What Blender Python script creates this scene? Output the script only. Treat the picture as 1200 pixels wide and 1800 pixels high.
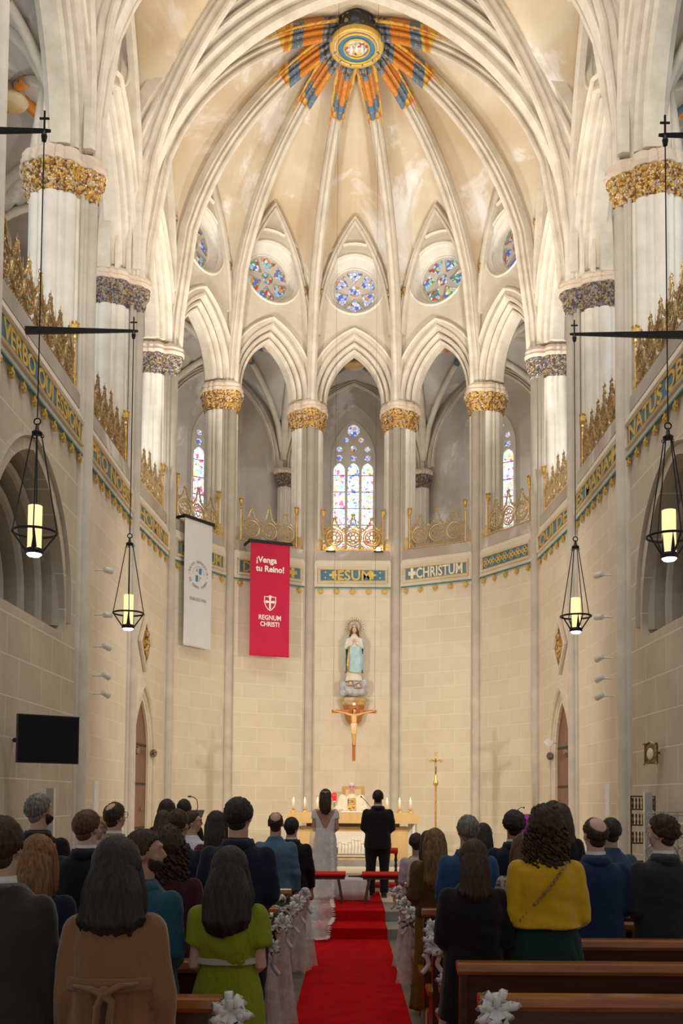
import bpy, bmesh, math, random
from math import sin, cos, pi, sqrt, radians, atan2, hypot
from mathutils import Vector, Matrix, noise, Euler
random.seed(7)
for o in list(bpy.data.objects): bpy.data.objects.remove(o)
SC = bpy.context.scene
COL = SC.collection
# ---------------------------------------------------------------- camera, world, lights, exposure
cam = bpy.data.cameras.new('camera'); camo = bpy.data.objects.new('camera', cam); COL.objects.link(camo)
cam.sensor_fit = 'VERTICAL'; cam.sensor_height = 36; cam.sensor_width = 24; cam.lens = 35
camo.matrix_world = Matrix.Translation((-.03, 0, 1.85)) @ Matrix.Rotation(radians(93), 4, 'X') @ Matrix.Rotation(radians(.4), 4, 'Z')
cam.shift_x = -.00869; cam.shift_y = .22905; cam.clip_start = .05; cam.clip_end = 200
cam.dof.use_dof = False
SC.camera = camo
SC.view_settings.view_transform = 'Standard'; SC.view_settings.look = 'None'
SC.view_settings.exposure = 0.0; SC.view_settings.gamma = 1; SC.view_settings.use_curve_mapping = False
W = bpy.data.worlds.new('world'); SC.world = W; W.use_nodes = True
W.node_tree.nodes['Background'].inputs[0].default_value = (1, .96, .9, 1)
W.node_tree.nodes['Background'].inputs[1].default_value = .31

def area(name, loc, target, size, energy, color=(1, .93, .82), sy=None, spread=None):
    l = bpy.data.lights.new(name, 'AREA'); l.energy = energy; l.color = color
    l.shape = 'RECTANGLE'; l.size = size; l.size_y = sy or size
    if spread: l.spread = radians(spread)
    o = bpy.data.objects.new(name, l); COL.objects.link(o); o.location = loc
    o.rotation_euler = (Vector(target) - Vector(loc)).to_track_quat('-Z', 'Y').to_euler()
    return o
def spot(name, loc, target, energy, color, size, blend=.5, rad=.05):
    l = bpy.data.lights.new(name, 'SPOT'); l.energy = energy; l.color = color
    l.spot_size = radians(size); l.spot_blend = blend; l.shadow_soft_size = rad
    o = bpy.data.objects.new(name, l); COL.objects.link(o); o.location = loc
    o.rotation_euler = (Vector(target) - Vector(loc)).to_track_quat('-Z', 'Y').to_euler()
    return o
WARM = (1, .86, .68); DAY = (.88, .94, 1.0); NEUT = (1, .95, .87)
# soft fill light added high over the nave, aimed at the chancel; no window there
area('nave_fill', (0, 9.0, 16.0), (0, 21, 8), 6, 520, (1, .95, .88), 3)
# assumed floodlights, added at gallery ledge height without fixtures, aimed up at the vault
for s in (-1, 1):
    spot('assumed_ledge_flood', (s*3.3, 20.9, 8.6), (-s*.6, 21.6, 18.0), 1300, NEUT, 120, .9, .25)
    spot('assumed_ledge_flood', (s*3.4, 16.6, 8.7), (-s*.5, 18.0, 18.0), 800, NEUT, 120, .9, .25)
    spot('assumed_gallery_spot', (s*5.15, 19.95, 9.3), (s*4.55, 22.3, 10.6), 150, (1, .98, .95), 95, .8, .12)  # assumed spotlight on the apse pier, added without a fixture
    spot('pier_fill', (s*3.7, 12.0, 8.6), (s*4.5, 15.7, 11.3), 170, (1, .97, .9), 70, .8, .2)  # added fill spot that brightens the first gallery piers, without any fixture
    area('gallery_cool_fill', (s*7.6, 17.6, 11.5), (s*4.6, 19.3, 10.2), 1.8, 60, (.8, .9, 1))  # added cool fill, assumed as daylight; the side gallery wall has no window
    area('gallery_cool_fill', (s*7.6, 13.6, 11.5), (s*4, 15.0, 11), 2.0, 60, (.8, .9, 1))  # added cool area light in the nearer bay, again with no window behind
    for z, e in ((4.2, 470), (4.9, 470)):
        spot('chancel_spotlight', (s*3.86, 16.35, z), (0.02, 20.6, 4.0), e, WARM, 96, .6, .06)
area('gallery_lamp', (0, 27.2, 9.0), (0, 27.8, 13), 1.2, 30, (1, .93, .85))
for s in (-1, 1): area('gallery_lamp', (s*4.4, 26.0, 8.8), (s*4.8, 26.6, 13), 1.2, 40, (1, .93, .85))

# ---------------------------------------------------------------- materials
MATS = {}
class NT:
    def __init__(s, name, rough=.6, metal=0, spec=.5):
        m = bpy.data.materials.new(name); m.use_nodes = True; s.m = m; s.t = m.node_tree; s.n = s.t.nodes; s.l = s.t.links
        s.b = s.n['Principled BSDF']; s.b.inputs['Roughness'].default_value = rough; s.b.inputs['Metallic'].default_value = metal
        s.b.inputs['Specular IOR Level'].default_value = spec
    def node(s, ty, **kw):
        n = s.n.new(ty)
        for k, v in kw.items():
            if k.startswith('_'): setattr(n, k[1:], v)
            else: n.inputs[k.replace('__', ' ')].default_value = v
        return n
    def coord(s, scale=(1, 1, 1), out='Object'):
        tc = s.n.new('ShaderNodeTexCoord'); mp = s.n.new('ShaderNodeMapping'); mp.inputs['Scale'].default_value = scale
        s.l.new(tc.outputs[out], mp.inputs[0]); return mp.outputs[0]
    def noise(s, vec, scale, detail=4, rough=.6, dist=0):
        n = s.node('ShaderNodeTexNoise', Scale=scale, Detail=detail, Roughness=rough, Distortion=dist); s.l.new(vec, n.inputs['Vector']); return n.outputs['Fac']
    def ramp(s, fac, stops, interp='LINEAR'):
        r = s.n.new('ShaderNodeValToRGB'); r.color_ramp.interpolation = interp; e = r.color_ramp.elements
        while len(e) < len(stops): e.new(.5)
        for i, (p, c) in enumerate(stops):
            e[i].position = p; e[i].color = (*c, 1) if len(c) == 3 else c
        s.l.new(fac, r.inputs[0]); return r.outputs[0]
    def mix(s, fac, a, b, mode='MIX'):
        m = s.n.new('ShaderNodeMix'); m.data_type = 'RGBA'; m.blend_type = mode
        for i, v in ((0, fac), (6, a), (7, b)):
            if hasattr(v, 'links') or hasattr(v, 'is_linked'): s.l.new(v, m.inputs[i])
            elif i == 0: m.inputs[0].default_value = v
            else: m.inputs[i].default_value = (*v, 1)
        return m.outputs[2]
    def bump(s, h, strength=.3, dist=.02):
        b = s.node('ShaderNodeBump', Strength=strength, Distance=dist); s.l.new(h, b.inputs['Height']); s.l.new(b.outputs[0], s.b.inputs['Normal'])
    def col(s, c):
        if isinstance(c, tuple): s.b.inputs['Base Color'].default_value = (*c, 1)
        else: s.l.new(c, s.b.inputs['Base Color'])
def stone(name, c1, c2, sc=1.2, bump=.15, rough=.8, joints=None, patch=None):
    t = NT(name, rough, 0, .25); v = t.coord()
    n = t.noise(v, sc, 6, .65); c = t.ramp(n, [(.3, c1), (.7, c2)])
    if patch:
        n3 = t.noise(t.coord((1, 1, .8)), .42, 6, .66, 1.0); m3 = t.ramp(n3, [(.56, (0, 0, 0)), (.62, (1, 1, 1))]); c = t.mix(m3, c, patch)
        n4 = t.noise(v, .5, 3, .5, .4); m4 = t.ramp(n4, [(.35, (.8, .8, .8)), (.6, (0, 0, 0))]); c = t.mix(m4, c, tuple(x*y for x, y in zip(c1, (.86, .76, .62))))
    if joints:
        w, h, ms, jc = joints
        b = t.node('ShaderNodeTexBrick', Scale=1.0); t.l.new(v, b.inputs['Vector'])
        b.inputs['Color1'].default_value = (1, 1, 1, 1); b.inputs['Color2'].default_value = (.93, .92, .91, 1); b.inputs['Mortar'].default_value = (1, 1, 1, 1)
        b.inputs['Mortar Size'].default_value = ms; b.inputs['Mortar Smooth'].default_value = .3; b.inputs['Brick Width'].default_value = w; b.inputs['Row Height'].default_value = h
        c = t.mix(1.0, c, b.outputs['Color'], 'MULTIPLY'); c = t.mix(b.outputs['Fac'], c, jc)
    t.col(c); t.bump(t.noise(v, 14, 4, .7), bump, .01)
    MATS[name] = t.m; return t.m
stone('wall_stone', (.70, .62, .49), (.78, .71, .59), 1.0, .12, .75, (.82, .36, .006, (.84, .79, .69)))
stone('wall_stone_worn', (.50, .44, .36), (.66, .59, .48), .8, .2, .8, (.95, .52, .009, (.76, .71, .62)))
stone('centre_stone', (.70, .61, .48), (.80, .73, .61), 1.6, .1, .7, (.62, .64, .006, (.62, .54, .42)))
stone('rib_stone', (.56, .49, .39), (.76, .69, .57), 2.2, .15)
stone('rib_stone_pink', (.62, .52, .44), (.74, .64, .54), 2.2, .15)
stone('shaft_stone', (.50, .45, .38), (.64, .58, .50), 2.0, .15, .7)
stone('pier_stone', (.68, .63, .54), (.82, .77, .68), 2.5, .12, .75)
stone('vault_stone', (.66, .55, .40), (.78, .68, .53), .9, .12, .85, None, (.90, .88, .85))
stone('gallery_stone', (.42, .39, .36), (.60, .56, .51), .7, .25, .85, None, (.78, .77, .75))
stone('clerestory_stone', (.56, .49, .39), (.70, .62, .50), 1.1, .15, .85, (.9, .45, .006, (.66, .59, .48)))
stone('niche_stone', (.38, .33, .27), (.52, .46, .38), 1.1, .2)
stone('step_stone', (.22, .21, .20), (.36, .34, .32), 3, .1, .5)
stone('marble', (.70, .62, .50), (.80, .73, .61), 1.5, .05, .35)
stone('relief_stone', (.74, .68, .58), (.82, .77, .68), 2, .2, .6)
def floor_mat():
    t = NT('floor_tiles', .28, 0, .5); v = t.coord()
    b = t.node('ShaderNodeTexBrick', Scale=1.0); t.l.new(v, b.inputs['Vector']); b.offset = 0
    b.inputs['Color1'].default_value = (.17, .14, .11, 1); b.inputs['Color2'].default_value = (.24, .20, .16, 1); b.inputs['Mortar'].default_value = (.07, .06, .05, 1)
    b.inputs['Mortar Size'].default_value = .006; b.inputs['Brick Width'].default_value = .4; b.inputs['Row Height'].default_value = .4
    c = t.mix(t.noise(v, 6, 5), b.outputs['Color'], (.30, .25, .2)); t.col(t.mix(.6, b.outputs['Color'], c)); MATS['floor_tiles'] = t.m
floor_mat()
def plain(name, c, rough=.6, metal=0, var=.12, nsc=8, bump=0, bsc=60, spec=.5, sheen=0, emit=0, stretch=(1, 1, 1), coat=0):
    t = NT(name, rough, metal, spec); v = t.coord(stretch)
    n = t.noise(v, nsc, 4); t.col(t.ramp(n, [(.3, tuple(x*(1-var) for x in c)), (.7, tuple(min(1, x*(1+var)) for x in c))]))
    if bump: t.bump(t.noise(t.coord(), bsc, 3), bump, .003)
    if sheen: t.b.inputs['Sheen Weight'].default_value = sheen
    if coat: t.b.inputs['Coat Weight'].default_value = coat; t.b.inputs['Coat Roughness'].default_value = .15
    if emit:
        t.b.inputs['Emission Color'].default_value = (*c, 1); t.b.inputs['Emission Strength'].default_value = emit
    MATS[name] = t.m; return t.m
plain('gold', (.72, .45, .12), .38, .85, .25, 14, .5, 30)
plain('gold_paint', (.70, .46, .10), .45, .35, .15, 10)
plain('old_gold', (.40, .27, .12), .45, .65, .5, 20)
plain('filigree', (.58, .44, .24), .4, .5, .3, 30)
plain('blue_bag', (.01, .16, .50), .5)
plain('iron', (.03, .03, .032), .5, .6)
plain('steel', (.55, .57, .58), .35, .6)
plain('black_plastic', (.012, .012, .013), .35)
plain('white_paint', (.78, .78, .76), .4)
plain('white_cloth', (.80, .79, .77), .8, 0, .05, 8, .2, 40, .2)
plain('ivory_wax', (.86, .78, .60), .45)
plain('flame', (1, .75, .35), .5, 0, 0, 8, emit=8)
plain('blue_paint', (.06, .20, .33), .6, 0, .3, 25)
plain('teal_paint', (.05, .22, .26), .6)
plain('grey_paint', (.13, .22, .27), .6)
plain('red_carpet', (.47, .004, .008), .95, 0, .22, 5, .5, 400, .05)
plain('red_velvet', (.66, .014, .010), .6, 0, .15, 10, .1, 200, .3)
plain('banner_red', (.56, .022, .075), .8, 0, .06, 3, .1, 300, .2)
plain('banner_white', (.70, .72, .76), .7, 0, .03, 3)
plain('banner_print_grey', (.40, .44, .48), .8)
plain('banner_print_blue', (.05, .22, .38), .8)
plain('print_white', (.9, .88, .88), .8)
plain('lamp_glass', (1, .78, .36), .4, 0, .02, 8, emit=1.0)
plain('lamp_bulb', (1, .97, .88), .4, 0, 0, 8, emit=22)
plain('red_glass', (.7, .02, .02), .2, 0, .1, 8, emit=.6)
plain('purple_cloth', (.30, .02, .36), .8, 0, .1)
plain('silver_grille', (.50, .49, .47), .4, .7)
plain('glass_screen', (.003, .003, .003), .25, 0, .1, 3, spec=.2)
plain('flower_white', (.85, .84, .80), .6, 0, .06)
plain('leaf_green', (.05, .09, .03), .6, 0, .4)
plain('ribbon_white', (.82, .82, .82), .45, 0, .05)
plain('statue_blue', (.42, .62, .72), .45, 0, .18, 6)
plain('statue_white', (.80, .76, .68), .45, 0, .1, 6)
plain('cloud_grey', (.50, .52, .58), .6, 0, .25, 9)
plain('paint_skin', (.72, .46, .33), .5)
plain('altar_wood', (.66, .45, .20), .35, 0, .08, 2, 0, 60, .4, stretch=(6, 6, 1))
def wood(name, c1, c2, rough=.25, coat=.4, stretch=(1.2, 14, 14)):
    t = NT(name, rough, 0, .5); v = t.coord(stretch)
    t.col(t.ramp(t.noise(v, 2.2, 6, .65, .6), [(.3, c1), (.7, c2)])); t.b.inputs['Coat Weight'].default_value = coat; t.b.inputs['Coat Roughness'].default_value = .12
    MATS[name] = t.m
wood('pew_wood', (.27, .075, .015), (.46, .16, .035)); wood('pew_dark', (.055, .015, .007), (.10, .03, .012), .35, .2)
wood('door_wood', (.12, .04, .015), (.22, .08, .03), .4, .1, (14, 1.2, 14)); wood('crucifix_wood', (.30, .09, .02), (.46, .16, .04), .4, .1, (6, 6, 1)); wood('console_wood', (.34, .11, .03), (.46, .17, .04), .35, .3, (8, 8, 1))
wood('light_wood', (.50, .28, .09), (.62, .38, .14), .4, .1, (6, 6, 1))
def sheer(name, c, alpha, nsc=60):
    t = NT(name, .7); t.col(c); tr = t.n.new('ShaderNodeBsdfTransparent'); tl = t.node('ShaderNodeBsdfTranslucent', Color=(*c, 1))
    m1 = t.n.new('ShaderNodeMixShader'); m1.inputs[0].default_value = .4; t.l.new(t.b.outputs[0], m1.inputs[1]); t.l.new(tl.outputs[0], m1.inputs[2])
    m2 = t.n.new('ShaderNodeMixShader'); out = t.n['Material Output']
    f = t.ramp(t.noise(t.coord(), nsc, 2), [(.35, (alpha*.7,)*3), (.65, (min(1, alpha*1.3),)*3)])
    t.l.new(f, m2.inputs[0]); t.l.new(tr.outputs[0], m2.inputs[1]); t.l.new(m1.outputs[0], m2.inputs[2]); t.l.new(m2.outputs[0], out.inputs[0]); MATS[name] = t.m
sheer('tulle', (.86, .85, .84), .42, 9); sheer('veil', (.88, .88, .90), .55, 6); sheer('lace', (.88, .88, .88), .8, 70)
def stained(name, cols, scale, strength, base=None, bias=.0):
    """backlit leaded glass: small coloured pieces, dark leads"""
    t = NT(name, .25); v = t.coord()
    vo = t.node('ShaderNodeTexVoronoi', Scale=scale); t.l.new(v, vo.inputs['Vector'])
    w = t.node('ShaderNodeTexWhiteNoise'); t.l.new(vo.outputs['Color'], w.inputs[0])
    n = len(cols); c = t.ramp(w.outputs['Value'], [(i/n, cols[i]) for i in range(n)], 'CONSTANT')
    ed = t.node('ShaderNodeTexVoronoi', Scale=scale, _feature='DISTANCE_TO_EDGE'); t.l.new(v, ed.inputs['Vector'])
    c = t.mix(t.ramp(ed.outputs['Distance'], [(.015, (0, 0, 0)), (.06, (1, 1, 1))]), (.03, .03, .04), c)
    t.col((.05, .05, .05)); t.l.new(c, t.b.inputs['Emission Color']); t.b.inputs['Emission Strength'].default_value = strength; MATS[name] = t.m
Wt, Lv, Bl, Rd, Gn, Or, Yl, Cy = (.95, .97, 1), (.62, .62, .95), (.10, .18, .75), (.85, .04, .03), (.08, .42, .16), (.95, .35, .04), (1, .75, .2), (.35, .75, .85)
stained('glass_lancet_side', [Wt, Wt, (.95, .6, .75), Wt, Yl, Wt, Lv, (.9, .1, .35), Wt, Wt, Cy], 15, 1.7)
stained('glass_lancet_mid', [Wt, Wt, Cy, Wt, Lv, Wt, (.6, .8, .6), Wt, Yl, Bl, Wt], 15, 1.7)
stained('glass_rose_a', [Lv, Wt, Lv, Or, Wt, Bl, Lv, (.7, .75, 1)], 13, .85)
stained('glass_rose_b', [Cy, Rd, Or, Gn, Cy, Wt, Or, Bl, Lv], 13, .8)
stained('glass_rose_c', [Yl, Gn, Cy, Rd, Cy, Wt, Bl, Yl, Wt], 13, .8)
stained('glass_rose_d', [Bl, Bl, Cy, Rd, Yl, Bl, Lv, Wt], 13, .6)
def painted(name, cols, scale, rough=.55, kind='VORONOI', stretch=(1, 1, 1), metal=0):
    t = NT(name, rough, metal); v = t.coord(stretch)
    if kind == 'VORONOI':
        vo = t.node('ShaderNodeTexVoronoi', Scale=scale); t.l.new(v, vo.inputs['Vector']); w = t.node('ShaderNodeTexWhiteNoise'); t.l.new(vo.outputs['Color'], w.inputs[0]); f = w.outputs['Value']; bp = t.node('ShaderNodeBump', Strength=.9, Distance=.03); bp.invert = True; t.l.new(vo.outputs['Distance'], bp.inputs['Height']); t.l.new(bp.outputs[0], t.b.inputs['Normal'])
    else: f = t.noise(v, scale, 4, .7)
    t.col(t.ramp(f, [(i/len(cols), cols[i]) for i in range(len(cols))], 'CONSTANT')); MATS[name] = t.m
OR_, BL_, GD_, DK_ = (.62, .20, .02), (.09, .14, .20), (.70, .42, .06), (.05, .05, .06)
painted('gallery_rib_painted', [OR_, OR_, BL_, GD_, OR_, BL_], 2.4); painted('rib_fringe', [GD_, OR_, GD_, (.5, .25, .15), GD_], 12)
def rib_bands():
    t = NT('rib_painted', .55); tc = t.n.new('ShaderNodeTexCoord'); sx = t.n.new('ShaderNodeSeparateXYZ'); t.l.new(tc.outputs['Object'], sx.inputs[0])
    m = t.node('ShaderNodeMapRange'); m.inputs['From Min'].default_value = -.45; m.inputs['From Max'].default_value = -1.85; t.l.new(sx.outputs[0], m.inputs['Value'])
    c = t.ramp(m.outputs[0], [(0, BL_), (.16, DK_), (.20, (.12, .18, .26)), (.27, OR_), (.60, (.10, .17, .26)), (.78, GD_), (.83, OR_), (.90, GD_)], 'CONSTANT')
    t.col(t.mix(t.ramp(t.noise(t.coord(), 16, 3), [(.55, (0, 0, 0)), (.6, (.5, .5, .5))]), c, GD_)); MATS['rib_painted'] = t.m
rib_bands()
painted('boss_paint', [(.75, .55, .2), (.8, .75, .68), (.45, .1, .05), (.35, .38, .5), (.8, .6, .2)], 14)
painted('boss_crown', [DK_, DK_, BL_, (.5, .36, .16), DK_], 11)
painted('capital_gold', [(.62, .36, .08), (.72, .50, .22), (.30, .15, .06), (.60, .48, .36), (.66, .36, .06), (.22, .11, .04)], 26, .4, 'VORONOI', metal=.45)
painted('capital_dark', [(.25, .18, .10), (.16, .14, .17), (.45, .29, .12), (.34, .30, .30), (.09, .08, .09)], 30, .45, 'VORONOI', metal=.4)
painted('capital_top', [(.68, .55, .42), (.70, .56, .45), (.62, .49, .37)], 4, .7)
painted('gold_base', [(.60, .40, .16), (.66, .50, .28), (.52, .34, .14), (.62, .50, .34)], 4, .5)
def M(n): return MATS[n]

# ---------------------------------------------------------------- helpers
def tag(o, label=None, cat=None, group=None, kind=None):
    if label: o['label'] = label
    if cat: o['category'] = cat
    if group: o['group'] = group
    if kind: o['kind'] = kind
    return o
def link(name, me, mat, parent=None, loc=None, rot=None, mw=None):
    o = bpy.data.objects.new(name, me); COL.objects.link(o)
    if mat is not None:
        me.materials.clear()
        for m in (mat if isinstance(mat, (list, tuple)) else [mat]): me.materials.append(M(m) if isinstance(m, str) else m)
    if parent: o.parent = parent
    if mw is not None: o.matrix_basis = mw
    if loc is not None: o.location = loc
    if rot is not None: o.rotation_euler = rot
    return o
def empty(name, loc=(0, 0, 0), rz=0, mw=None):
    o = bpy.data.objects.new(name, None); COL.objects.link(o); o.empty_display_size = .1
    o.location = loc; o.rotation_euler = (0, 0, rz)
    if mw is not None: o.matrix_basis = mw
    return o
class MB:
    def __init__(s): s.v = []; s.f = []; s.mi = []; s.cur = 0
    def add(s, vs, fs):
        b = len(s.v); s.v += [tuple(v) for v in vs]; s.f += [tuple(b+i for i in f) for f in fs]; s.mi += [s.cur]*len(fs); return s
    def box(s, c, d, R=None):
        x, y, z = d[0]/2, d[1]/2, d[2]/2; P = [Vector((i*x, j*y, k*z)) for i in (-1, 1) for j in (-1, 1) for k in (-1, 1)]
        if R is not None: P = [R @ p for p in P]
        return s.add([p+Vector(c) for p in P], [(0, 1, 3, 2), (4, 6, 7, 5), (0, 4, 5, 1), (2, 3, 7, 6), (0, 2, 6, 4), (1, 5, 7, 3)])
    def bbox(s, a, b): return s.box([(p+q)/2 for p, q in zip(a, b)], [abs(q-p) for p, q in zip(a, b)])
    def prism(s, pts, z0, z1):
        n = len(pts); s.add([(x, y, z0) for x, y in pts]+[(x, y, z1) for x, y in pts], [tuple(range(n))[::-1], tuple(range(n, 2*n))]+[(i, (i+1) % n, n+(i+1) % n, n+i) for i in range(n)]); return s
    def loft(s, rings, cap=True, close=True):
        n = len(rings[0]); b = len(s.v); vs = [p for r in rings for p in r]; fs = []
        for j in range(len(rings)-1):
            for i in range(n if close else n-1):
                k = (i+1) % n; fs.append((j*n+i, j*n+k, (j+1)*n+k, (j+1)*n+i))
        if cap: fs += [tuple(range(n))[::-1], tuple((len(rings)-1)*n+i for i in range(n))]
        return s.add(vs, fs)
    def tube(s, pts, r, seg=8, cap=True, flat=1.0):
        pts = [Vector(p) for p in pts]; rs = r if isinstance(r, (list, tuple)) else [r]*len(pts); rings = []; up = None
        for i, p in enumerate(pts):
            t = (pts[min(i+1, len(pts)-1)]-pts[max(i-1, 0)])
            if t.length < 1e-9: t = Vector((0, 0, 1))
            t.normalize()
            if up is None: up = Vector((0, 0, 1)) if abs(t.z) < .9 else Vector((0, 1, 0))
            a = t.cross(up)
            if a.length < 1e-4: a = t.orthogonal()
            a.normalize(); b2 = a.cross(t).normalized(); up = b2
            rings.append([p+a*cos(2*pi*k/seg)*rs[i]+b2*sin(2*pi*k/seg)*rs[i]*flat for k in range(seg)])
        return s.loft(rings, cap)
    def lathe(s, prof, c=(0, 0, 0), seg=20, cap=True):
        return s.loft([[(c[0]+r*cos(2*pi*k/seg), c[1]+r*sin(2*pi*k/seg), c[2]+z) for k in range(seg)] for r, z in prof], cap)
    def ball(s, c, r, seg=10, rn=7):
        r3 = r if isinstance(r, (list, tuple)) else (r, r, r)
        return s.loft([[(c[0]+r3[0]*sin(a)*cos(2*pi*k/seg), c[1]+r3[1]*sin(a)*sin(2*pi*k/seg), c[2]-r3[2]*cos(a)) for k in range(seg)] for a in [max(.02, min(pi-.02, pi*j/rn)) for j in range(rn+1)]])
    def torus(s, c, R, r, seg=24, ts=6, M3=None, arc=2*pi):
        full = abs(arc-2*pi) < 1e-6; n = seg if full else seg+1
        pts = [Vector((R*cos(arc*i/seg), R*sin(arc*i/seg), 0)) for i in range(n)]; rings = []
        for i, p in enumerate(pts):
            a = arc*i/seg; e = Vector((cos(a), sin(a), 0)); rings.append([p+e*r*cos(2*pi*k/ts)+Vector((0, 0, r*sin(2*pi*k/ts))) for k in range(ts)])
        if full: rings.append(rings[0])
        if M3 is not None: rings = [[M3 @ q for q in rg] for rg in rings]
        return s.loft([[q+Vector(c) for q in rg] for rg in rings], not full)
    def sweep(s, path, prof, mw=None, closed=False, side=1, cap=True):
        """path: 2D points in the local xy plane; prof: closed polygon of (a, b), a along the in-plane normal, b along z"""
        n = len(path); rings = []
        for i, p in enumerate(path):
            q0 = path[(i-1) % n] if closed or i > 0 else p; q1 = path[(i+1) % n] if closed or i < n-1 else p
            dx, dy = q1[0]-q0[0], q1[1]-q0[1]; L = hypot(dx, dy) or 1; nx, ny = -dy/L*side, dx/L*side; k = 1.0
            if 0 < i < n-1:
                ax, ay = p[0]-q0[0], p[1]-q0[1]; la = hypot(ax, ay) or 1; c = (ax*dx+ay*dy)/la/L; k = 1/max(.6, c)
            rings.append([Vector((p[0]+nx*a*k, p[1]+ny*a*k, b)) for a, b in prof])
        if closed: rings.append(rings[0])
        if mw is not None: rings = [[mw @ q for q in r] for r in rings]
        return s.loft(rings, cap and not closed)
    def mesh(s, name, smooth=False, merge=0):
        me = bpy.data.meshes.new(name); me.from_pydata(s.v, [], s.f)
        if any(s.mi): me.polygons.foreach_set('material_index', s.mi)
        bm = bmesh.new(); bm.from_mesh(me)
        if merge: bmesh.ops.remove_doubles(bm, verts=bm.verts, dist=merge)
        bmesh.ops.recalc_face_normals(bm, faces=bm.faces); bm.to_mesh(me); bm.free()
        if smooth: me.polygons.foreach_set('use_smooth', [True]*len(me.polygons))
        me.update(); return me
    def build(s, name, mat, parent=None, smooth=False, merge=0, **kw):
        return link(name, s.mesh(name, smooth, merge), mat, parent, **kw)
def copy_tree(o, parent=None):
    c = o.copy(); COL.objects.link(c)
    c.parent = parent
    for ch in list(o.children): copy_tree(ch, c)
    return c
def frame(p0, p1):
    """local x from p0 to p1 along the wall, y up, z into the room"""
    d = Vector((p1[0]-p0[0], p1[1]-p0[1], 0)); L = d.length; d.normalize(); z = d.cross(Vector((0, 0, 1)))
    m = Matrix(((d.x, 0, z.x, p0[0]), (d.y, 0, z.y, p0[1]), (0, 1, 0, 0), (0, 0, 0, 1))); return m, L
def parch(a, zs, za, n=14, cx=0):
    h = za-zs; R = (a*a+h*h)/(2*a); c = -(R-a); th = atan2(h, -c) if R > a else pi/2
    right = [(cx+c+R*cos(th*i/n), zs+R*sin(th*i/n)) for i in range(n+1)]
    left = [(2*cx-x, z) for x, z in right]
    return left[:-1]+right[::-1]
def arcz(x, a=4.3, zs=13.0, za=18.9):
    h = za-zs; R = (a*a+h*h)/(2*a); return zs+sqrt(max(0, R*R-(min(a, x)+R-a)**2))
HP = [(0, .5), (.2, .5), (.22, .40), (.30, .26), (.36, .26), (.39, .40), (.50, .41), (.53, .28), (.60, .12), (.66, .10), (.70, .19), (.80, .23), (.92, .18), (1.0, .04)]
def ribprof(w, d, back=0):
    h = [(a*d, b*w) for a, b in HP]; return [(-back, w/2)]*(1 if back else 0)+h+[(a, -b) for a, b in h[::-1]]+[(-back, -w/2)]*(1 if back else 0)
def circ(r, n=32, cx=0, cy=0, a0=0): return [(cx+r*cos(a0+2*pi*i/n), cy+r*sin(a0+2*pi*i/n)) for i in range(n)]
def plate(loops, depth, name='plate', z0=0):
    """flat slab with holes (first loop outside), extruded to depth; lies in local xy, from z0-depth to z0"""
    cu = bpy.data.curves.new(name, 'CURVE'); cu.dimensions = '2D'; cu.fill_mode = 'BOTH'; cu.extrude = depth/2
    for lp in loops:
        sp = cu.splines.new('POLY'); sp.points.add(len(lp)-1); sp.use_cyclic_u = True
        for i, (x, y) in enumerate(lp): sp.points[i].co = (x, y, 0, 1)
    o = bpy.data.objects.new(name, cu); COL.objects.link(o); me = bpy.data.meshes.new_from_object(o.evaluated_get(bpy.context.evaluated_depsgraph_get()))
    bpy.data.objects.remove(o); me.transform(Matrix.Translation((0, 0, z0-depth/2))); me.name = name; return me
def text(s, size, depth=.006, bold=0, align='CENTER', sx=1):
    cu = bpy.data.curves.new('lettering', 'FONT'); cu.body = s; cu.size = size; cu.extrude = depth; cu.offset = bold; cu.align_x = align; cu.resolution_u = 3
    o = bpy.data.objects.new('lettering', cu); COL.objects.link(o); me = bpy.data.meshes.new_from_object(o.evaluated_get(bpy.context.evaluated_depsgraph_get()))
    bpy.data.objects.remove(o); me.transform(Matrix.Diagonal((sx, 1, 1, 1))); return me
def starpts(n, R, r, cx=0, cy=0, a0=pi/2): return [(cx+(R if i % 2 == 0 else r)*cos(a0+pi*i/n), cy+(R if i % 2 == 0 else r)*sin(a0+pi*i/n)) for i in range(2*n)]
def sm(a, b, x):
    t = max(0, min(1, (x-a)/(b-a))); return t*t*(3-2*t)
# ---------------------------------------------------------------- the church: floor, walls, pillars, vaults
OX, OY, RA = 0.0, 21.2, 4.34
def pol(ang, r): a = radians(ang); return (r*sin(a), OY+r*cos(a))
XW = 4.36
NODES = [(-XW, 11.5), (-XW, 15.7), (-XW, 19.3)] + [pol(a, RA) for a in (-75, -45, -15, 15, 45, 75)] + [(XW, 19.3), (XW, 15.7), (XW, 11.5)]
OUTER = [(-7.9, 11.5), (-7.9, 15.7), (-7.9, 19.6)] + [pol(a, 8.06) for a in (-75, -45, -15, 15, 45, 75)] + [(7.9, 19.6), (7.9, 15.7), (7.9, 11.5)]
INW = []
for i, (x, y) in enumerate(NODES):
    INW.append(Vector((-1, 0, 0)) if i >= 9 else Vector((1, 0, 0)) if i <= 2 else Vector((-x, OY-y, 0)).normalized())
def S(o): o['kind'] = 'structure'; return o
tn = [0]
def trim(): tn[0] += 1; return 'trim_%d' % tn[0]
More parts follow.
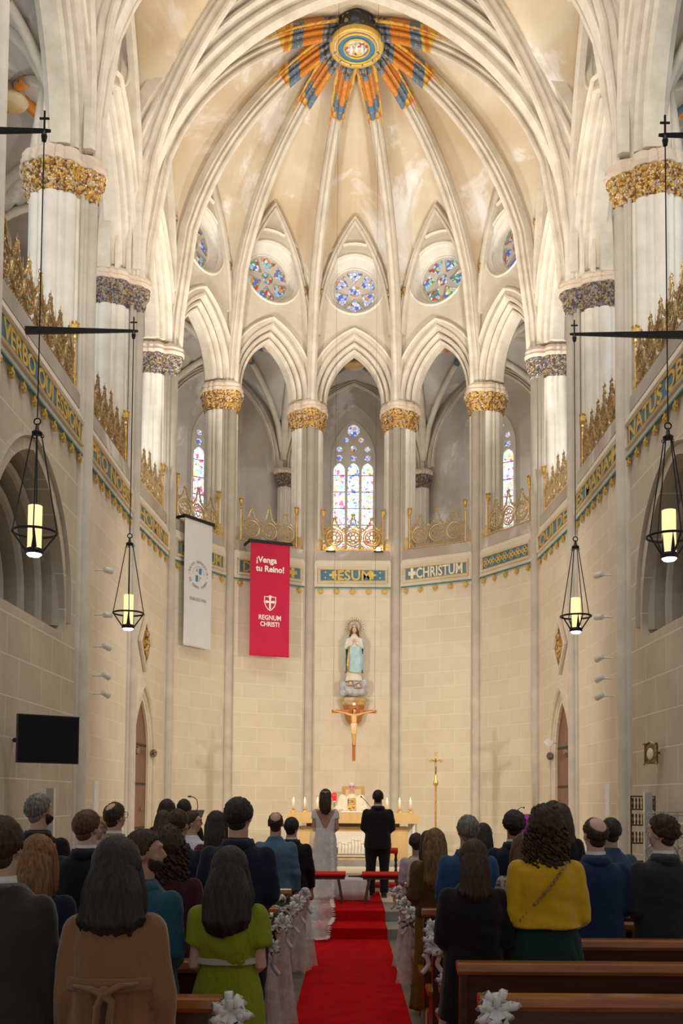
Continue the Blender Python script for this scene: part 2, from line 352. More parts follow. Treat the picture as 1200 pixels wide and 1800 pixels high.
# floor of the nave and the steps
b = MB(); b.bbox((-5.5, -1, -.3), (5.5, 13.2, 0)); S(b.build('floor', 'floor_tiles'))
b = MB(); b.bbox((-4.6, 13.2, -.3), (4.6, 14.0, .14)); b.bbox((-4.6, 14.0, -.3), (4.6, 17.0, .28)); S(b.build('floor', 'step_stone'))
b = MB(); b.bbox((-4.6, 15.2, .2), (4.6, 17.0, .284)); b.bbox((-4.6, 17.0, 0), (4.6, 17.4, .42)); b.bbox((-4.6, 17.4, 0), (4.6, 26, .56)); S(b.build('floor', 'marble'))

def text_on(parent, s, size, x, y, z, mat='gold_paint', sx=1, bold=.006, depth=.006):
    me = text(s, size, depth, bold, sx=sx); o = link('lettering', me, mat, parent); o.location = (x, y, z); return o
FRIEZE = {0: 'VERBO QUI ESSION', 1: 'PRO NOBIS', 2: 'HOMINI', 3: 'DBO IESUM', 4: 'DOCEM \u271a', 5: 'IESUM', 6: '\u271aCHRISTUM', 8: 'QUI DE', 9: 'ES MARIA\u271a', 10: 'NATUS QBI DE'}
def cross_pts(cx, cy, r): 
    k = r*.3; return [(cx+a, cy+c) for a, c in ((-k, k), (-r, k), (-r, -k), (-k, -k), (-k, -r), (k, -r), (k, -k), (r, -k), (r, k), (k, k), (k, r), (-k, r))]
SIDE = {}
for i in range(11):
    p0, p1 = NODES[i], NODES[i+1]; mw, L = frame(p0, p1); SIDE[i] = (mw, L); cx = L/2
    nm = 'wall_left' if i < 3 else 'wall_right' if i > 7 else 'wall_back'
    loops = [[(-.05, 0), (L+.05, 0), (L+.05, 7.9), (-.05, 7.9)]]
    nc = 1.8 if i == 0 else L-1.8; dc = 1.05 if i == 2 else L-1.05
    if i in (0, 10): loops.append(parch(1.62, 4.55, 6.55, 12, nc)+[(nc+1.62, 4.3), (nc-1.62, 4.3)])
    if i in (2, 8): loops.append(parch(.55, 2.75, 3.85, 10, dc)+[(dc+.55, .57), (dc-.55, .57)])
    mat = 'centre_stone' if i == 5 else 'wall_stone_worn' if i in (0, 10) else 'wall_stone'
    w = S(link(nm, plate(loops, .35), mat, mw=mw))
    # sloping ledge and gallery edge above the frieze
    b = MB()
    b.loft([[(x, 7.28, 0), (x, 7.28, .035), (x, 7.33, .05), (x, 7.38, .035), (x, 7.84, .035), (x, 7.90, .02), (x, 7.98, .0), (x, 8.12, -.10), (x, 8.25, -.12), (x, 8.25, -.4), (x, 7.28, -.3)] for x in (.14, L-.14)])
    b.sweep([(.22, 7.38), (L-.22, 7.38), (L-.22, 7.80), (.22, 7.80)], [(0, .03), (0, .075), (.02, .09), (.045, .07), (.06, .03)], closed=True)
    S(b.build(trim(), 'wall_stone', mw=mw))
    fr = empty(trim(), mw=mw); fr['kind'] = 'structure'
    b = MB(); b.bbox((.30, 7.45, .03), (L-.30, 7.73, .05)); b.build('frieze_panel', 'blue_paint' if i != 6 else 'grey_paint', fr)
    b = MB(); b.sweep([(.28, 7.43), (L-.28, 7.43), (L-.28, 7.75), (.28, 7.75)], [(0, .03), (0, .062), (.02, .062), (.02, .03)], closed=True); b.build('gilt_border', 'gold_paint', fr)
    b = MB(); b.bbox((.16, 7.255, .03), (L-.16, 7.285, .055)); b.build('blue_fillet', 'teal_paint', fr)
    if i in FRIEZE:
        s = FRIEZE[i]; wd = L-.75; sz = .36; me = text(s, sz, .008, .006); xs = [v.co.x for v in me.vertices]; k = wd/(max(xs)-min(xs)) if i != 5 else min(1.1, .95/(max(xs)-min(xs)))
        bx = (max(xs)+min(xs))/2
        me.transform(Matrix.Translation((-bx, 0, 0))); me.transform(Matrix.Diagonal((k, 1, 1, 1))); o = link('lettering', me, 'gold_paint' if i != 6 else 'ivory_wax', fr); o.location = (cx, 7.465, .056)
    else:
        b = MB(); n = int((L-.7)/.24)
        for k in range(n+1):
            x = cx+(k-n/2)*.24
            for a, c in ((-.055, 0), (.055, 0), (0, -.055), (0, .055)): b.torus((x+a, 7.59+c, .056), .05, .012, 12, 4)
            b.prism(starpts(4, .05, .02, x, 7.59), .05, .065)
        b.build('quatrefoil_pattern', 'gold_paint', fr)
    if i == 5:
        b = MB()
        for x in (.62, L-.62):
            b.prism(cross_pts(x, 7.59, .1), .05, .065)
            for dx in (-.2, .2):
                for dy in (-.07, .07): b.prism(starpts(4, .04, .014, x+dx, 7.59+dy), .05, .062)
        b.build('gilt_cross', 'gold_paint', fr)
    ns = max(3, int(round((L-.3)/.42)))
    for k in range(ns):
        x = .3+(L-.6)*k/(ns-1)
        b = MB(); b.prism(starpts(6, .085, .04, x, 7.17), .03, .06); b.tube([(x, 7.17, .05), (x, 7.17, .075)], .03, 8); b.build('gilt_star', 'gold_paint', fr)
    # niche or doorway
    if i in (0, 10):
        b = MB()
        for (a, zt, d, r) in ((1.70, 6.66, .03, .06), (1.55, 6.5, -.12, .09), (1.36, 6.28, -.32, .10), (1.16, 6.05, -.52, .11), (.94, 5.8, -.75, .12)):
            pth = [(nc-a, 4.55-(1.9-a)*.35)]+parch(a, 4.75, zt, 12, nc)+[(nc+a, 4.55-(1.9-a)*.35)]
            b.sweep(pth, [(0, d-.05), (r*.3, d+.0), (r*.7, d+.03), (r*1.1, d), (r*1.3, d-.06), (r*1.4, d-.3), (r*.2, d-.3)], side=1)
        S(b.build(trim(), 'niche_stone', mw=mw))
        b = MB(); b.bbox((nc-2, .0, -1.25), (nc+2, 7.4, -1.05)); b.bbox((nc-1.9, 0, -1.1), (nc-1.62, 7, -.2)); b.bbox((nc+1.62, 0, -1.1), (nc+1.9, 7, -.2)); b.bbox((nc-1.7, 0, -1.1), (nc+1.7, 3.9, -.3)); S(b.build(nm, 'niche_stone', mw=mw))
        b = MB()
        for s_ in (-1, 1): b.lathe([(.05, -.34), (.09, -.26), (.06, -.2), (.13, -.1), (.18, 0)], (0, 0, 0), 10); 
        for vv in range(0, 0): pass
        for s_ in (-1, 1):
            me = MB(); me.lathe([(.03, -.36), (.08, -.28), (.06, -.2), (.14, -.1), (.2, 0), (.2, .05)], (nc+s_*1.0, 0, 0), 10)
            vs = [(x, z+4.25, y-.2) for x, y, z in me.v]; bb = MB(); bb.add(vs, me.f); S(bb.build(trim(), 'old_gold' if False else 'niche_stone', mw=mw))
    if i in (2, 8):
        b = MB()
        for (a, zt, d, r) in ((.80, 4.12, .05, .07), (.66, 3.96, .01, .07), (.56, 3.84, -.1, .06)):
            b.sweep([(dc-a, .56)]+parch(a, 2.75, zt, 12, dc)+[(dc+a, .56)], [(0, d), (r*.6, d+.03), (r, d), (r*1.9, d-.06), (r*1.9, d-.25), (-.02, d-.25)], side=1)
        b.lathe([(.02, 0), (.05, .05), (.02, .1), (.01, .16)], (0, 0, 0), 8); b.v = [v for v in b.v]
        S(b.build(trim(), 'rib_stone', mw=mw))
        dr = empty('door_%d' % (1 if i == 2 else 2), mw=mw); dr['kind'] = 'structure'
        b = MB(); pts = parch(.56, 2.75, 3.86, 10, dc)+[(dc+.56, .56), (dc-.56, .56)]
        link('door_leaf', plate([pts], .05, z0=-.05), 'door_wood', dr)
        b = MB()
        for yy in (1.2, 2.1, 2.9): b.bbox((dc-.5, yy, -.06), (dc+.5, yy+.05, -.035))
        b.build('iron_strap', 'iron', dr); b = MB(); b.torus((dc+.2, 1.6, -.02), .05, .01, 14, 5); b.build('ring_handle', 'old_gold', dr)
        b = MB(); b.ball((dc-.68, 2.78, .08), (.07, .09, .07)); b.ball((dc+.68, 2.78, .08), (.07, .09, .07)); S(b.build(trim(), 'capital_dark', mw=mw))
        # carved lozenge above the doorway
        e = empty('carved_lozenge', mw=mw); tag(e, 'pale stone lozenge with gilt relief above the %s chapel door' % ('west' if 0 else 'banner side' if i == 2 else 'speaker side'), 'relief', None)
        dz = [(dc, 4.42), (dc+.46, 5.0), (dc, 5.62), (dc-.46, 5.0)]
        b = MB(); b.sweep(dz, [(0, 0), (0, .07), (.04, .09), (.09, .06), (.1, 0)], closed=True); b.prism(dz, 0, .02); b.build('lozenge_frame', 'rib_stone_pink', e)
        b = MB(); b.prism([(dc+(x-dc)*.6, 5.0+(y-5.0)*.6) for x, y in dz], .02, .05)
        b.sweep([(dc+(x-dc)*.72, 5.0+(y-5.0)*.72) for x, y in dz], [(0, .02), (0, .06), (.03, .06), (.03, .02)], closed=True)
        b.ball((dc, 4.95, .06), (.13, .2, .06)); b.ball((dc, 5.2, .07), (.07, .08, .06)); b.build('gilt_relief', 'capital_gold', e)

# gallery floor and outer walls
b = MB()
for i in range(11):
    q = [NODES[i], NODES[i+1], OUTER[i+1], OUTER[i]]
    b.prism([(x, y) for x, y in q], 8.0, 8.24)
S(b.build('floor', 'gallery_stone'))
wn = [0]
def lancet(mw, cx, cols):
    wn[0] += 1; e = empty('window_%d' % wn[0], mw=mw); e['kind'] = 'structure'
    out = [(cx-.66, 8.93)]+[(cx+.66, 8.93)]+parch(.66, 12.0, 13.2, 12, cx)[::-1]
    loops = [out]
    for k in (-1, 0, 1):
        c = cx+k*.42; loops.append([(c-.17, 9.0), (c+.17, 9.0)]+parch(.17, 11.65, 11.88, 6, c)[::-1]); loops.append(circ(.10, 14, c, 12.03))
        if k: loops.append(circ(.085, 12, cx+k*.22, 12.58))
    loops.append(circ(.09, 12, cx-.42, 12.30)); loops.append(circ(.09, 12, cx+.42, 12.30)); loops.append(circ(.1, 12, cx, 12.32)); loops.append(circ(.19, 16, cx, 12.86))
    link('stone_tracery', plate(loops, .10, z0=-.30), 'shaft_stone', e)
    for k in (-1, 0, 1):
        b = MB(); b.bbox((cx+k*.42-.2, 8.95, -.37), (cx+k*.42+.2, 11.92, -.36)); b.build('pane', cols[0] if k else cols[1], e)
    link('pane', plate([[(cx-.62, 11.93), (cx+.62, 11.93)]+parch(.62, 12.0, 13.12, 12, cx)[::-1]], .01, z0=-.36), 'glass_rose_a', e)
    b = MB()
    for yy in [9.5+.5*k for k in range(5)]: b.bbox((cx-.6, yy, -.355), (cx+.6, yy+.018, -.34))
    b.build('saddle_bar', 'iron', e)
for i in range(11):
    p0, p1 = OUTER[i], OUTER[i+1]; mw, L = frame(p0, p1); cx = L/2
    loops = [[(-.3, 8), (L+.3, 8), (L+.3, 15.3), (-.3, 15.3)]]
    if 3 <= i <= 7:
        loops.append([(cx-.9, 8.7), (cx+.9, 8.7)]+parch(.9, 12.0, 13.55, 12, cx)[::-1])
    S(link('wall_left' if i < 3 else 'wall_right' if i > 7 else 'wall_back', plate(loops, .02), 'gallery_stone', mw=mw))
    if 3 <= i <= 7:
        b = MB(); o_ = [(cx-.9, 8.7), (cx+.9, 8.7)]+parch(.9, 12.0, 13.55, 12, cx)[::-1]; i_ = [(cx-.66, 8.93), (cx+.66, 8.93)]+parch(.66, 12.0, 13.2, 12, cx)[::-1]
        b.loft([[(x, y, -.01) for x, y in o_], [(x, y, -.32) for x, y in i_]], False); S(b.build(trim(), 'gallery_stone', mw=mw))
        lancet(mw, cx, ('glass_lancet_side', 'glass_lancet_mid'))
        b = MB(); b.sweep(parch(1.75, 11.6, 14.1, 16, cx), ribprof(.25, .22), side=1); S(b.build(trim(), 'rib_stone', mw=mw))

# pillars: shaft cluster on the wall, pier on the gallery, capital
def lobed(R, n=72, lobes=8):
    cs = [(R*.74*cos(2*pi*k/lobes+pi/2), R*.74*sin(2*pi*k/lobes+pi/2), R*.26) for k in range(lobes)]+[(R*.86*cos(2*pi*(k+.5)/lobes+pi/2), R*.86*sin(2*pi*(k+.5)/lobes+pi/2), R*.10) for k in range(lobes)]+[(0, 0, R*.82)]
    out = []
    for j in range(n):
        a = 2*pi*j/n; dx, dy = cos(a), sin(a); best = 0
        for x, y, r in cs:
            t = x*dx+y*dy; d2 = x*x+y*y-t*t
            if d2 < r*r: best = max(best, t+sqrt(r*r-d2))
        out.append((dx*best, dy*best))
    return out
LOB = lobed(1.0, 96)
def pillar(k, node, inw, R=.42, off=.22, zf=0.0, cs=1.0):
    cs_ = [(x*R, y*R-off, r*R) for x, y, r in [(.74*cos(2*pi*q/8+pi/2), .74*sin(2*pi*q/8+pi/2), .26) for q in range(8)]+[(.86*cos(2*pi*(q+.5)/8+pi/2), .86*sin(2*pi*(q+.5)/8+pi/2), .10) for q in range(8)]+[(0, 0, .82)]]
    cs_ += [(0, .06, .105), (-.13, .01, .05), (.13, .01, .05), (0, -.05, .19)]; cy_ = -off*.6; OUTL = []
    for j in range(96):
        a = 2*pi*j/96; dx, dy = cos(a), sin(a); best = .01
        for x, y, r in cs_:
            t = x*dx+(y-cy_)*dy; d2 = x*x+(y-cy_)**2-t*t
            if d2 < r*r: best = max(best, t+sqrt(r*r-d2))
        OUTL.append((dx*best, dy*best))
    e = empty('pillar_%d' % k, (node[0], node[1], 0), atan2(inw.y, inw.x)-pi/2); e['kind'] = 'structure'    # local +y faces the room
    b = MB()
    for x, y, r in ((0, .06, .105), (-.13, .01, .045), (.13, .01, .045), (-.185, -.03, .035), (.185, -.03, .035)):
        b.lathe([(r*1.5, zf), (r*1.5, zf+.15), (r*1.15, zf+.3), (r, zf+.34), (r, 11.5)], (x, y, 0), 16)
    b.build('wall_shaft', 'shaft_stone', e, True)
    b = MB(); b.loft([[(x*R, y*R-off, z) for x, y in LOB] for z in (8.55, 9.5, 10.4, 11.5)]); b.build('pier', 'pier_stone', e)
    b = MB(); b.loft([[(x*R*s, y*R*s-off, z) for x, y in LOB] for z, s in ((8.2, 1.10), (8.34, 1.10), (8.37, 1.05), (8.46, 1.07), (8.53, 1.02), (8.58, 1.0))]); b.build('pier_base', 'gold_base', e)
    cap = empty('capital'); cap.parent = e
    dark = k in (3, 4, 9, 10); rings = []
    for z, s, am in ((11.44, 1.0, 0), (11.47, 1.05, .0), (11.52, 1.05, .04), (11.58, 1.10, .07), (11.65, 1.13, .08), (11.72, 1.18, .08), (11.79, 1.22, .08), (11.86, 1.27, .06), (11.90, 1.28, 0)):
        rg = []
        for j, (x, y) in enumerate(OUTL):
            a = 2*pi*j/len(LOB); nz = (noise.noise(Vector((a*6, z*11, k)))+.6*sin(a*16+z*30))*am; f = s*(1+nz); gx = x/hypot(x, y)*R*(s-1)*1.0; gy = y/hypot(x, y)*R*(s-1)*1.0; rg.append((x*(1+nz)+gx, y*(1+nz)+gy+cy_, z))
        rings.append(rg)
    b = MB(); b.loft(rings); b.build('gilt_foliage', 'capital_dark' if dark else 'capital_gold', cap)
    b = MB(); b.loft([[(x+x/hypot(x, y)*R*(s-1), y+y/hypot(x, y)*R*(s-1)+cy_, z) for x, y in OUTL] for z, s in ((11.88, 1.22), (11.90, 1.32), (11.96, 1.35), (11.98, 1.29), (12.06, 1.31), (12.13, 1.22))]); b.build('abacus', 'capital_top', cap)
    b = MB()
    for x, y, r in ((0, .07, .10), (-.12, .02, .05), (.12, .02, .05)): b.lathe([(r, 12.1), (r*.95, 13.4)], (x, y, 0), 12)
    b.loft([[(x*R*s, y*R*s-off-.03, z) for x, y in LOB] for z, s in ((12.15, .98), (12.6, .88), (13.3, .70), (14.6, .5))]); b.build('springer', 'rib_stone', e, False)
for k, (nd, iw) in enumerate(zip(NODES, INW)): pillar(k+1, nd, iw, .47 if k in (0, 1, 2, 9, 10, 11) else .42, {0: .75, 1: .48, 2: .5, 3: .44}.get(min(k, 11-k), .36), .56 if 3 <= k <= 8 else .1)
for k, (nd, iw) in enumerate(zip(OUTER, INW)):
    if not 3 <= k <= 8: continue
    e = empty('column_%d' % (k+1), (nd[0]+iw.x*.25, nd[1]+iw.y*.25, 0), atan2(iw.y, iw.x)-pi/2); e['kind'] = 'structure'
    b = MB(); b.loft([[(x*.2, y*.2, z) for x, y in LOB] for z in (8.2, 11.0)]); b.build('shaft', 'shaft_stone', e)
    b = MB(); b.loft([[(x*.2*s*(1+.1*sin(j*1.3+z*40)), y*.2*s*(1+.1*sin(j*1.3+z*40)), z) for j, (x, y) in enumerate(LOB)] for z, s in ((10.92, 1.05), (11.0, 1.1), (11.1, 1.2), (11.22, 1.35), (11.3, 1.5))]); b.build('capital', 'capital_dark', e)
    b = MB(); b.loft([[(x*.2*s, y*.2*s, z) for x, y in LOB] for z, s in ((11.3, 1.5), (11.38, 1.6), (11.46, 1.4))]); b.build('abacus', 'capital_top', e)

# arcade arches, clerestory walls with rose windows
def rose(mw, cx, cy, r, mat, turn=0):
    wn[0] += 1; e = empty('window_%d' % wn[0], mw=mw); e['kind'] = 'structure'
    loops = [circ(r*1.02, 40, cx, cy), circ(r*.27, 18, cx, cy)]
    for k in range(6):
        a = turn+pi/6+k*pi/3; pts = []
        for aa, rr in ((-.13, .40), (0, .36), (.13, .40), (.27, .55), (.40, .72), (.42, .82), (.34, .88), (.2, .84), (.08, .90), (0, .93), (-.08, .90), (-.2, .84), (-.34, .88), (-.42, .82), (-.40, .72), (-.27, .55)):
            pts.append((cx+r*(.64+(rr-.64)*1.12)*cos(a+aa*1.1), cy+r*(.64+(rr-.64)*1.12)*sin(a+aa*1.1)))
        loops.append(pts)
    link('stone_tracery', plate(loops, .08, z0=-.34), 'shaft_stone', e)
    b = MB(); b.prism(circ(r*.98, 40, cx, cy), -.44, -.43); b.build('pane', mat, e)
    b = MB(); b.torus((cx, cy, -.36), r*1.0, .035, 40, 6); b.build('window_ring', 'pier_stone', e, True)
ROSE = {3: 'glass_rose_d', 4: 'glass_rose_b', 5: 'glass_rose_a', 6: 'glass_rose_c', 7: 'glass_rose_d'}
for i in range(11):
    mw, L = SIDE[i]; cx = L/2; apse = 3 <= i <= 7
    h = L/2-.40 if apse else L/2-.46; za = 13.55 if apse else 13.1+h*1.0; ex = .30
    arch_in = parch(h, 12.2, za, 14, cx)
    b = MB(); b.sweep(arch_in, [(0, -.50), (0, -.24), (.03, -.18), (.07, -.18), (.08, -.27), (.11, -.27), (.12, -.12), (.16, -.07), (.20, -.09), (.21, -.18), (.24, -.18), (.245, -.02), (.28, .06), (.33, .05), (.35, -.04), (.40, -.04), (.40, -.6), (.1, -.6)], side=1)
    b.sweep(parch(h+.44, 12.3, za+.50, 14, cx), [(0, 0), (0, .07), (.04, .10), (.08, .06), (.08, 0)], side=1)
    S(b.build(trim(), 'rib_stone', mw=mw))
    zr = 15.3 if apse else 15.9; rr = .78 if apse else .85; ft = 17.3; fsp = 13.6 if apse else 13.0
    form = parch(L/2+.02, fsp, ft+.12, 16, cx)
    lo = [(-.02, 12.2)]+form+[(L+.02, 12.2)]+parch(h+ex, 12.2, za+ex, 14, cx)[::-1]
    loops = [lo, circ(rr, 36, cx, zr)]
    S(link('wall_left' if i < 3 else 'wall_right' if i > 7 else 'wall_back', plate(loops, .06), 'clerestory_stone', mw=mw))
    b = MB(); b.loft([[(x, y, -.03) for x, y in circ(rr, 36, cx, zr)], [(x, y, -.10) for x, y in circ(rr*.93, 36, cx, zr)], [(x, y, -.14) for x, y in circ(rr*.93, 36, cx, zr)], [(x, y, -.40) for x, y in circ(rr*.76, 36, cx, zr)]], False)
    b.torus((cx, zr, .0), rr*1.03, .03, 36, 6); b.torus((cx, zr, -.12), rr*.93, .02, 36, 6)
    for j in range(1): b.sweep([p for p in parch(rr*1.22, zr+.12, zr+rr*1.35, 10, cx)], [(0, 0), (0, .05), (.03, .07), (.06, .04), (.06, 0)], side=1)
    S(b.build(trim(), 'pier_stone', mw=mw))
    rose(mw, cx, zr, rr*.77, ROSE.get(i, 'glass_rose_d'), 0 if i == 5 else .25*i)
    # shaft and gilt corbel of the wall arch
    for s, x in ((1, .24), (-1, L-.24)):
        e = empty(trim(), mw=mw); e['kind'] = 'structure'
        b = MB(); b.loft([[(x+.045*cos(a), z, .06+.045*sin(a)) for a in [2*pi*q/10 for q in range(10)]] for z in (15.1, 16.2)]); b.build('shaft', 'rib_stone', e, True)
        b = MB(); b.loft([[(x+r*cos(a), z, .05+r*sin(a)) for a in [2*pi*q/10 for q in range(10)]] for z, r in ((14.66, .012), (14.74, .045), (14.8, .035), (14.88, .075), (14.98, .09), (15.05, .11), (15.1, .10))]); b.build('gilt_corbel', 'capital_gold', e, True)

# apse vault: radial ribs, webs, boss
def rad_rib(ang, name_mat='rib_stone', r0=RA, zoff=0.0, za=18.55, node=None):
    P = Vector((node[0], node[1], 0)) if node else Vector((*pol(ang, RA), 0)); d = Vector((OX-P.x, OY-P.y, 0)); Ln = d.length; d.normalize(); t = d.cross(Vector((0, 0, 1)))
    mw = Matrix(((d.x, 0, t.x, OX), (d.y, 0, t.y, OY), (0, 1, 0, 0), (0, 0, 0, 1)))      # local x = -distance from the boss
    return mw, Ln
ribs = [(a, pol(a, RA)) for a in (-75, -45, -15, 15, 45, 75)]+[(None, (-XW+.05, 19.35)), (None, (XW-.05, 19.35))]
for a, nd in ribs:
    mw, Ln = rad_rib(a, node=nd)
    k = Ln/4.34
    pth = [(-Ln-.03, 12.08), (-Ln+.02, 12.9)]+[(-r*k, arcz(r)+.06) for r in [4.29-4.29*(j/22)**.9 for j in range(1, 22)]]+[(-.3, arcz(.3)+.06)]
    b = MB(); b.sweep(pth, ribprof(.27, .30, .1), side=-1); S(b.build(trim(), 'rib_stone', mw=mw))
    # painted end of the rib near the boss, with its flame-shaped fringe on the webs
    e = empty(trim(), mw=mw); e['kind'] = 'structure'
    pp = [(-r*k, arcz(r)+.065) for r in [1.75, 1.5, 1.25, 1.0, .75, .5]]
    b = MB(); b.sweep(pp, [(x*1.05+.003, y*1.15) for x, y in ribprof(.27, .30, .1)], side=-1); b.build('painted_rib', 'rib_painted', e)
    b = MB()
    for s in (-1, 1):
        q = []; m = 10
        for j in range(m+1):
            r = 2.0-1.5*j/m; w = .14+.13*(j/m)**.6*(.8 if j % 2 else 1.0) if j else .14; z = arcz(r)+.045
            q.append([(-r*k, z-.02, s*.13), (-r*k, z-.02, s*w), (-r*k, z+.0, s*w), (-r*k, z+.0, s*.13)])
        b.loft(q)
    b.build('painted_fringe', 'rib_fringe', e)
def web(A, B, apex, name, nseg=16, mseg=22, za=18.97):
    b = MB(); rows = []
    LA = hypot(A[0]-OX, A[1]-OY); LB = hypot(B[0]-OX, B[1]-OY); pr = parch(1, 0, 1, 24)
    def pf(s):
        x = abs(2*s-1); a, h = 1.0, apex_h; R = (1+h*h)/2; return sqrt(max(0, R*R-(x+R-1)**2))/h
    apex_h = 1.7
    for j in range(mseg+1):
        t = j/mseg; row = []
        for i in range(nseg+1):
            s = i/nseg; px = (A[0]*(1-s)+B[0]*s); py = (A[1]*(1-s)+B[1]*s); x = OX+(px-OX)*(1-t); y = OY+(py-OY)*(1-t)
            low = arcz(4.3*(1-t))+.05; mid = apex+(za-apex)*sin(min(1, t*1.15)*pi/2)
            mid = max(mid, low); row.append((x, y, low+pf(s)*(mid-low)))
        rows.append(row)
    b.loft(rows, False, False); n = len(rows[0])
    b2 = MB(); b2.v = b.v; b2.f = [tuple(f) for f in b.f]; return S(b2.build(name, 'vault_stone', None, True))
seq = [(-XW+.05, 19.35)]+[pol(a, RA) for a in (-75, -45, -15, 15, 45, 75)]+[(XW-.05, 19.35)]
for A, B in zip(seq[:-1], seq[1:]): web(A, B, 17.2, 'ceiling')
web((XW-.05, 19.35), (-XW+.05, 19.35), 18.6, 'ceiling', 24, 10)
# wall arch mouldings under the webs
for i in range(2, 9):
    mw, L = SIDE[i]; b = MB(); b.sweep(parch(L/2-.08, 13.9 if L < 2.5 else 13.4, 17.12, 16, L/2), [(0, 0), (0, .10), (.03, .13), (.08, .10), (.10, .14), (.16, .10), (.16, 0)], side=-1)
    S(b.build(trim(), 'rib_stone', mw=mw))
e = empty(trim(), (OX, OY, 18.42)); e['kind'] = 'structure'
b = MB(); b.lathe([(.60, .05), (.60, .18), (.52, .24), (.50, .9)], seg=40); b.build('boss_crown', 'boss_crown', e, True)
b = MB(); b.lathe([(.50, .02), (.56, -.02), (.60, .02), (.61, .08), (.58, .14)], seg=40, cap=False); b.build('boss_rim', 'gold_paint', e, True)
b = MB(); b.lathe([(.02, .05), (.50, .03)], seg=40); b.build('boss_plate', 'capital_top', e)
b = MB(); b.torus((0, 0, .01), .43, .03, 36, 6); b.torus((0, 0, .01), .28, .025, 36, 6); b.build('boss_ring', 'gold_paint', e, True)
b = MB(); b.lathe([(.36, .035), (.42, .02)], seg=36, cap=False); b.lathe([(.02, .028), (.40, .026)], seg=36); b.build('boss_band', 'banner_print_blue', e)
b = MB(); b.ball((0, 0, .035), (.27, .27, .03), 30, 10); b.build('boss_centre', 'boss_paint', e, True)
b = MB()
for x in (-.12, 0, .12): b.ball((x, .02, .0), (.045, .10, .02)); b.ball((x, -.10, .0), (.028, .028, .02))
b.build('boss_figures', 'statue_white', e, True)

# nave vault: transverse arches, diagonals, webs, side wall arches
_h = [(0, .08), (.03, .12), (.09, .12), (.11, .07), (.17, .07), (.19, .20), (.22, .25), (.27, .25), (.29, .17), (.35, .17), (.37, .32), (.40, .37), (.46, .37), (.48, .28), (.53, .28), (.55, .44), (.78, .44)]
TP = _h+[(a, -c) for a, c in _h[::-1]]
def transverse(y, w=.75, d=.55, a=4.2, zs=12.6, za=17.95):
    mw = Matrix(((1, 0, 0, 0), (0, 0, -1, y), (0, 1, 0, 0), (0, 0, 0, 1)))
    arc_ = parch(a, zs, za, 22)
    b = MB(); b.sweep([(-a, 12.08)]+arc_+[(a, 12.08)], TP, mw=None, side=1)
    S(b.build(trim(), 'rib_stone', mw=mw))
transverse(19.15); transverse(15.7); transverse(11.5)
def fp(u, h=1.3):
    x = abs(u); R = (1+h*h)/2; return sqrt(max(0, R*R-(x+R-1)**2))/h
def nave_bay(y0, y1, zs=12.9, rise=5.75, dome=.5):
    rows = []; n = 28
    Z = lambda u, v: zs+rise*max(fp(u), fp(v)*.80 if abs(v) < .999 else 0)+dome*(1-u*u)*(1-v*v)
    for j in range(n+1):
        v = -1+2*j/n; rows.append([(4.42*u, (y0+y1)/2+(y1-y0)/2*v, Z(u, v)) for u in [-1+2*i/40 for i in range(41)]])
    b = MB(); b.loft(rows, False, False); S(b.build('ceiling', 'vault_stone', None, True))
    for s in (-1, 1):
        A = Vector((-4.46, y0 if s > 0 else y1, 0)); B = Vector((4.46, y1 if s > 0 else y0, 0)); d = (B-A); Ln = d.length; d.normalize(); t = d.cross(Vector((0, 0, 1)))
        mw = Matrix(((d.x, 0, t.x, A.x), (d.y, 0, t.y, A.y), (0, 1, 0, 0), (0, 0, 0, 1)))
        us = [-1+2*i/40 for i in range(41)]
        pth = [(0, 12.05)]+[((u+1)/2*Ln, max(12.5, zs+rise*fp(u)+dome*(1-u*u)**2-.02)) for u in us]+[(Ln, 12.05)]
        b = MB(); b.sweep(pth, ribprof(.34, .36, .1), side=-1); S(b.build(trim(), 'rib_stone', mw=mw))
nave_bay(15.7, 19.2); nave_bay(11.5, 15.7)
for i in (0, 1, 9, 10):
    mw, L = SIDE[i]; b = MB(); b.sweep([(.12, 12.2)]+parch(L/2-.12, 12.9, 17.3, 16, L/2)+[(L-.12, 12.2)], [(0, 0), (0, .12), (.04, .16), (.1, .12), (.13, .18), (.2, .12), (.2, 0)], side=-1)
    S(b.build(trim(), 'rib_stone', mw=mw))
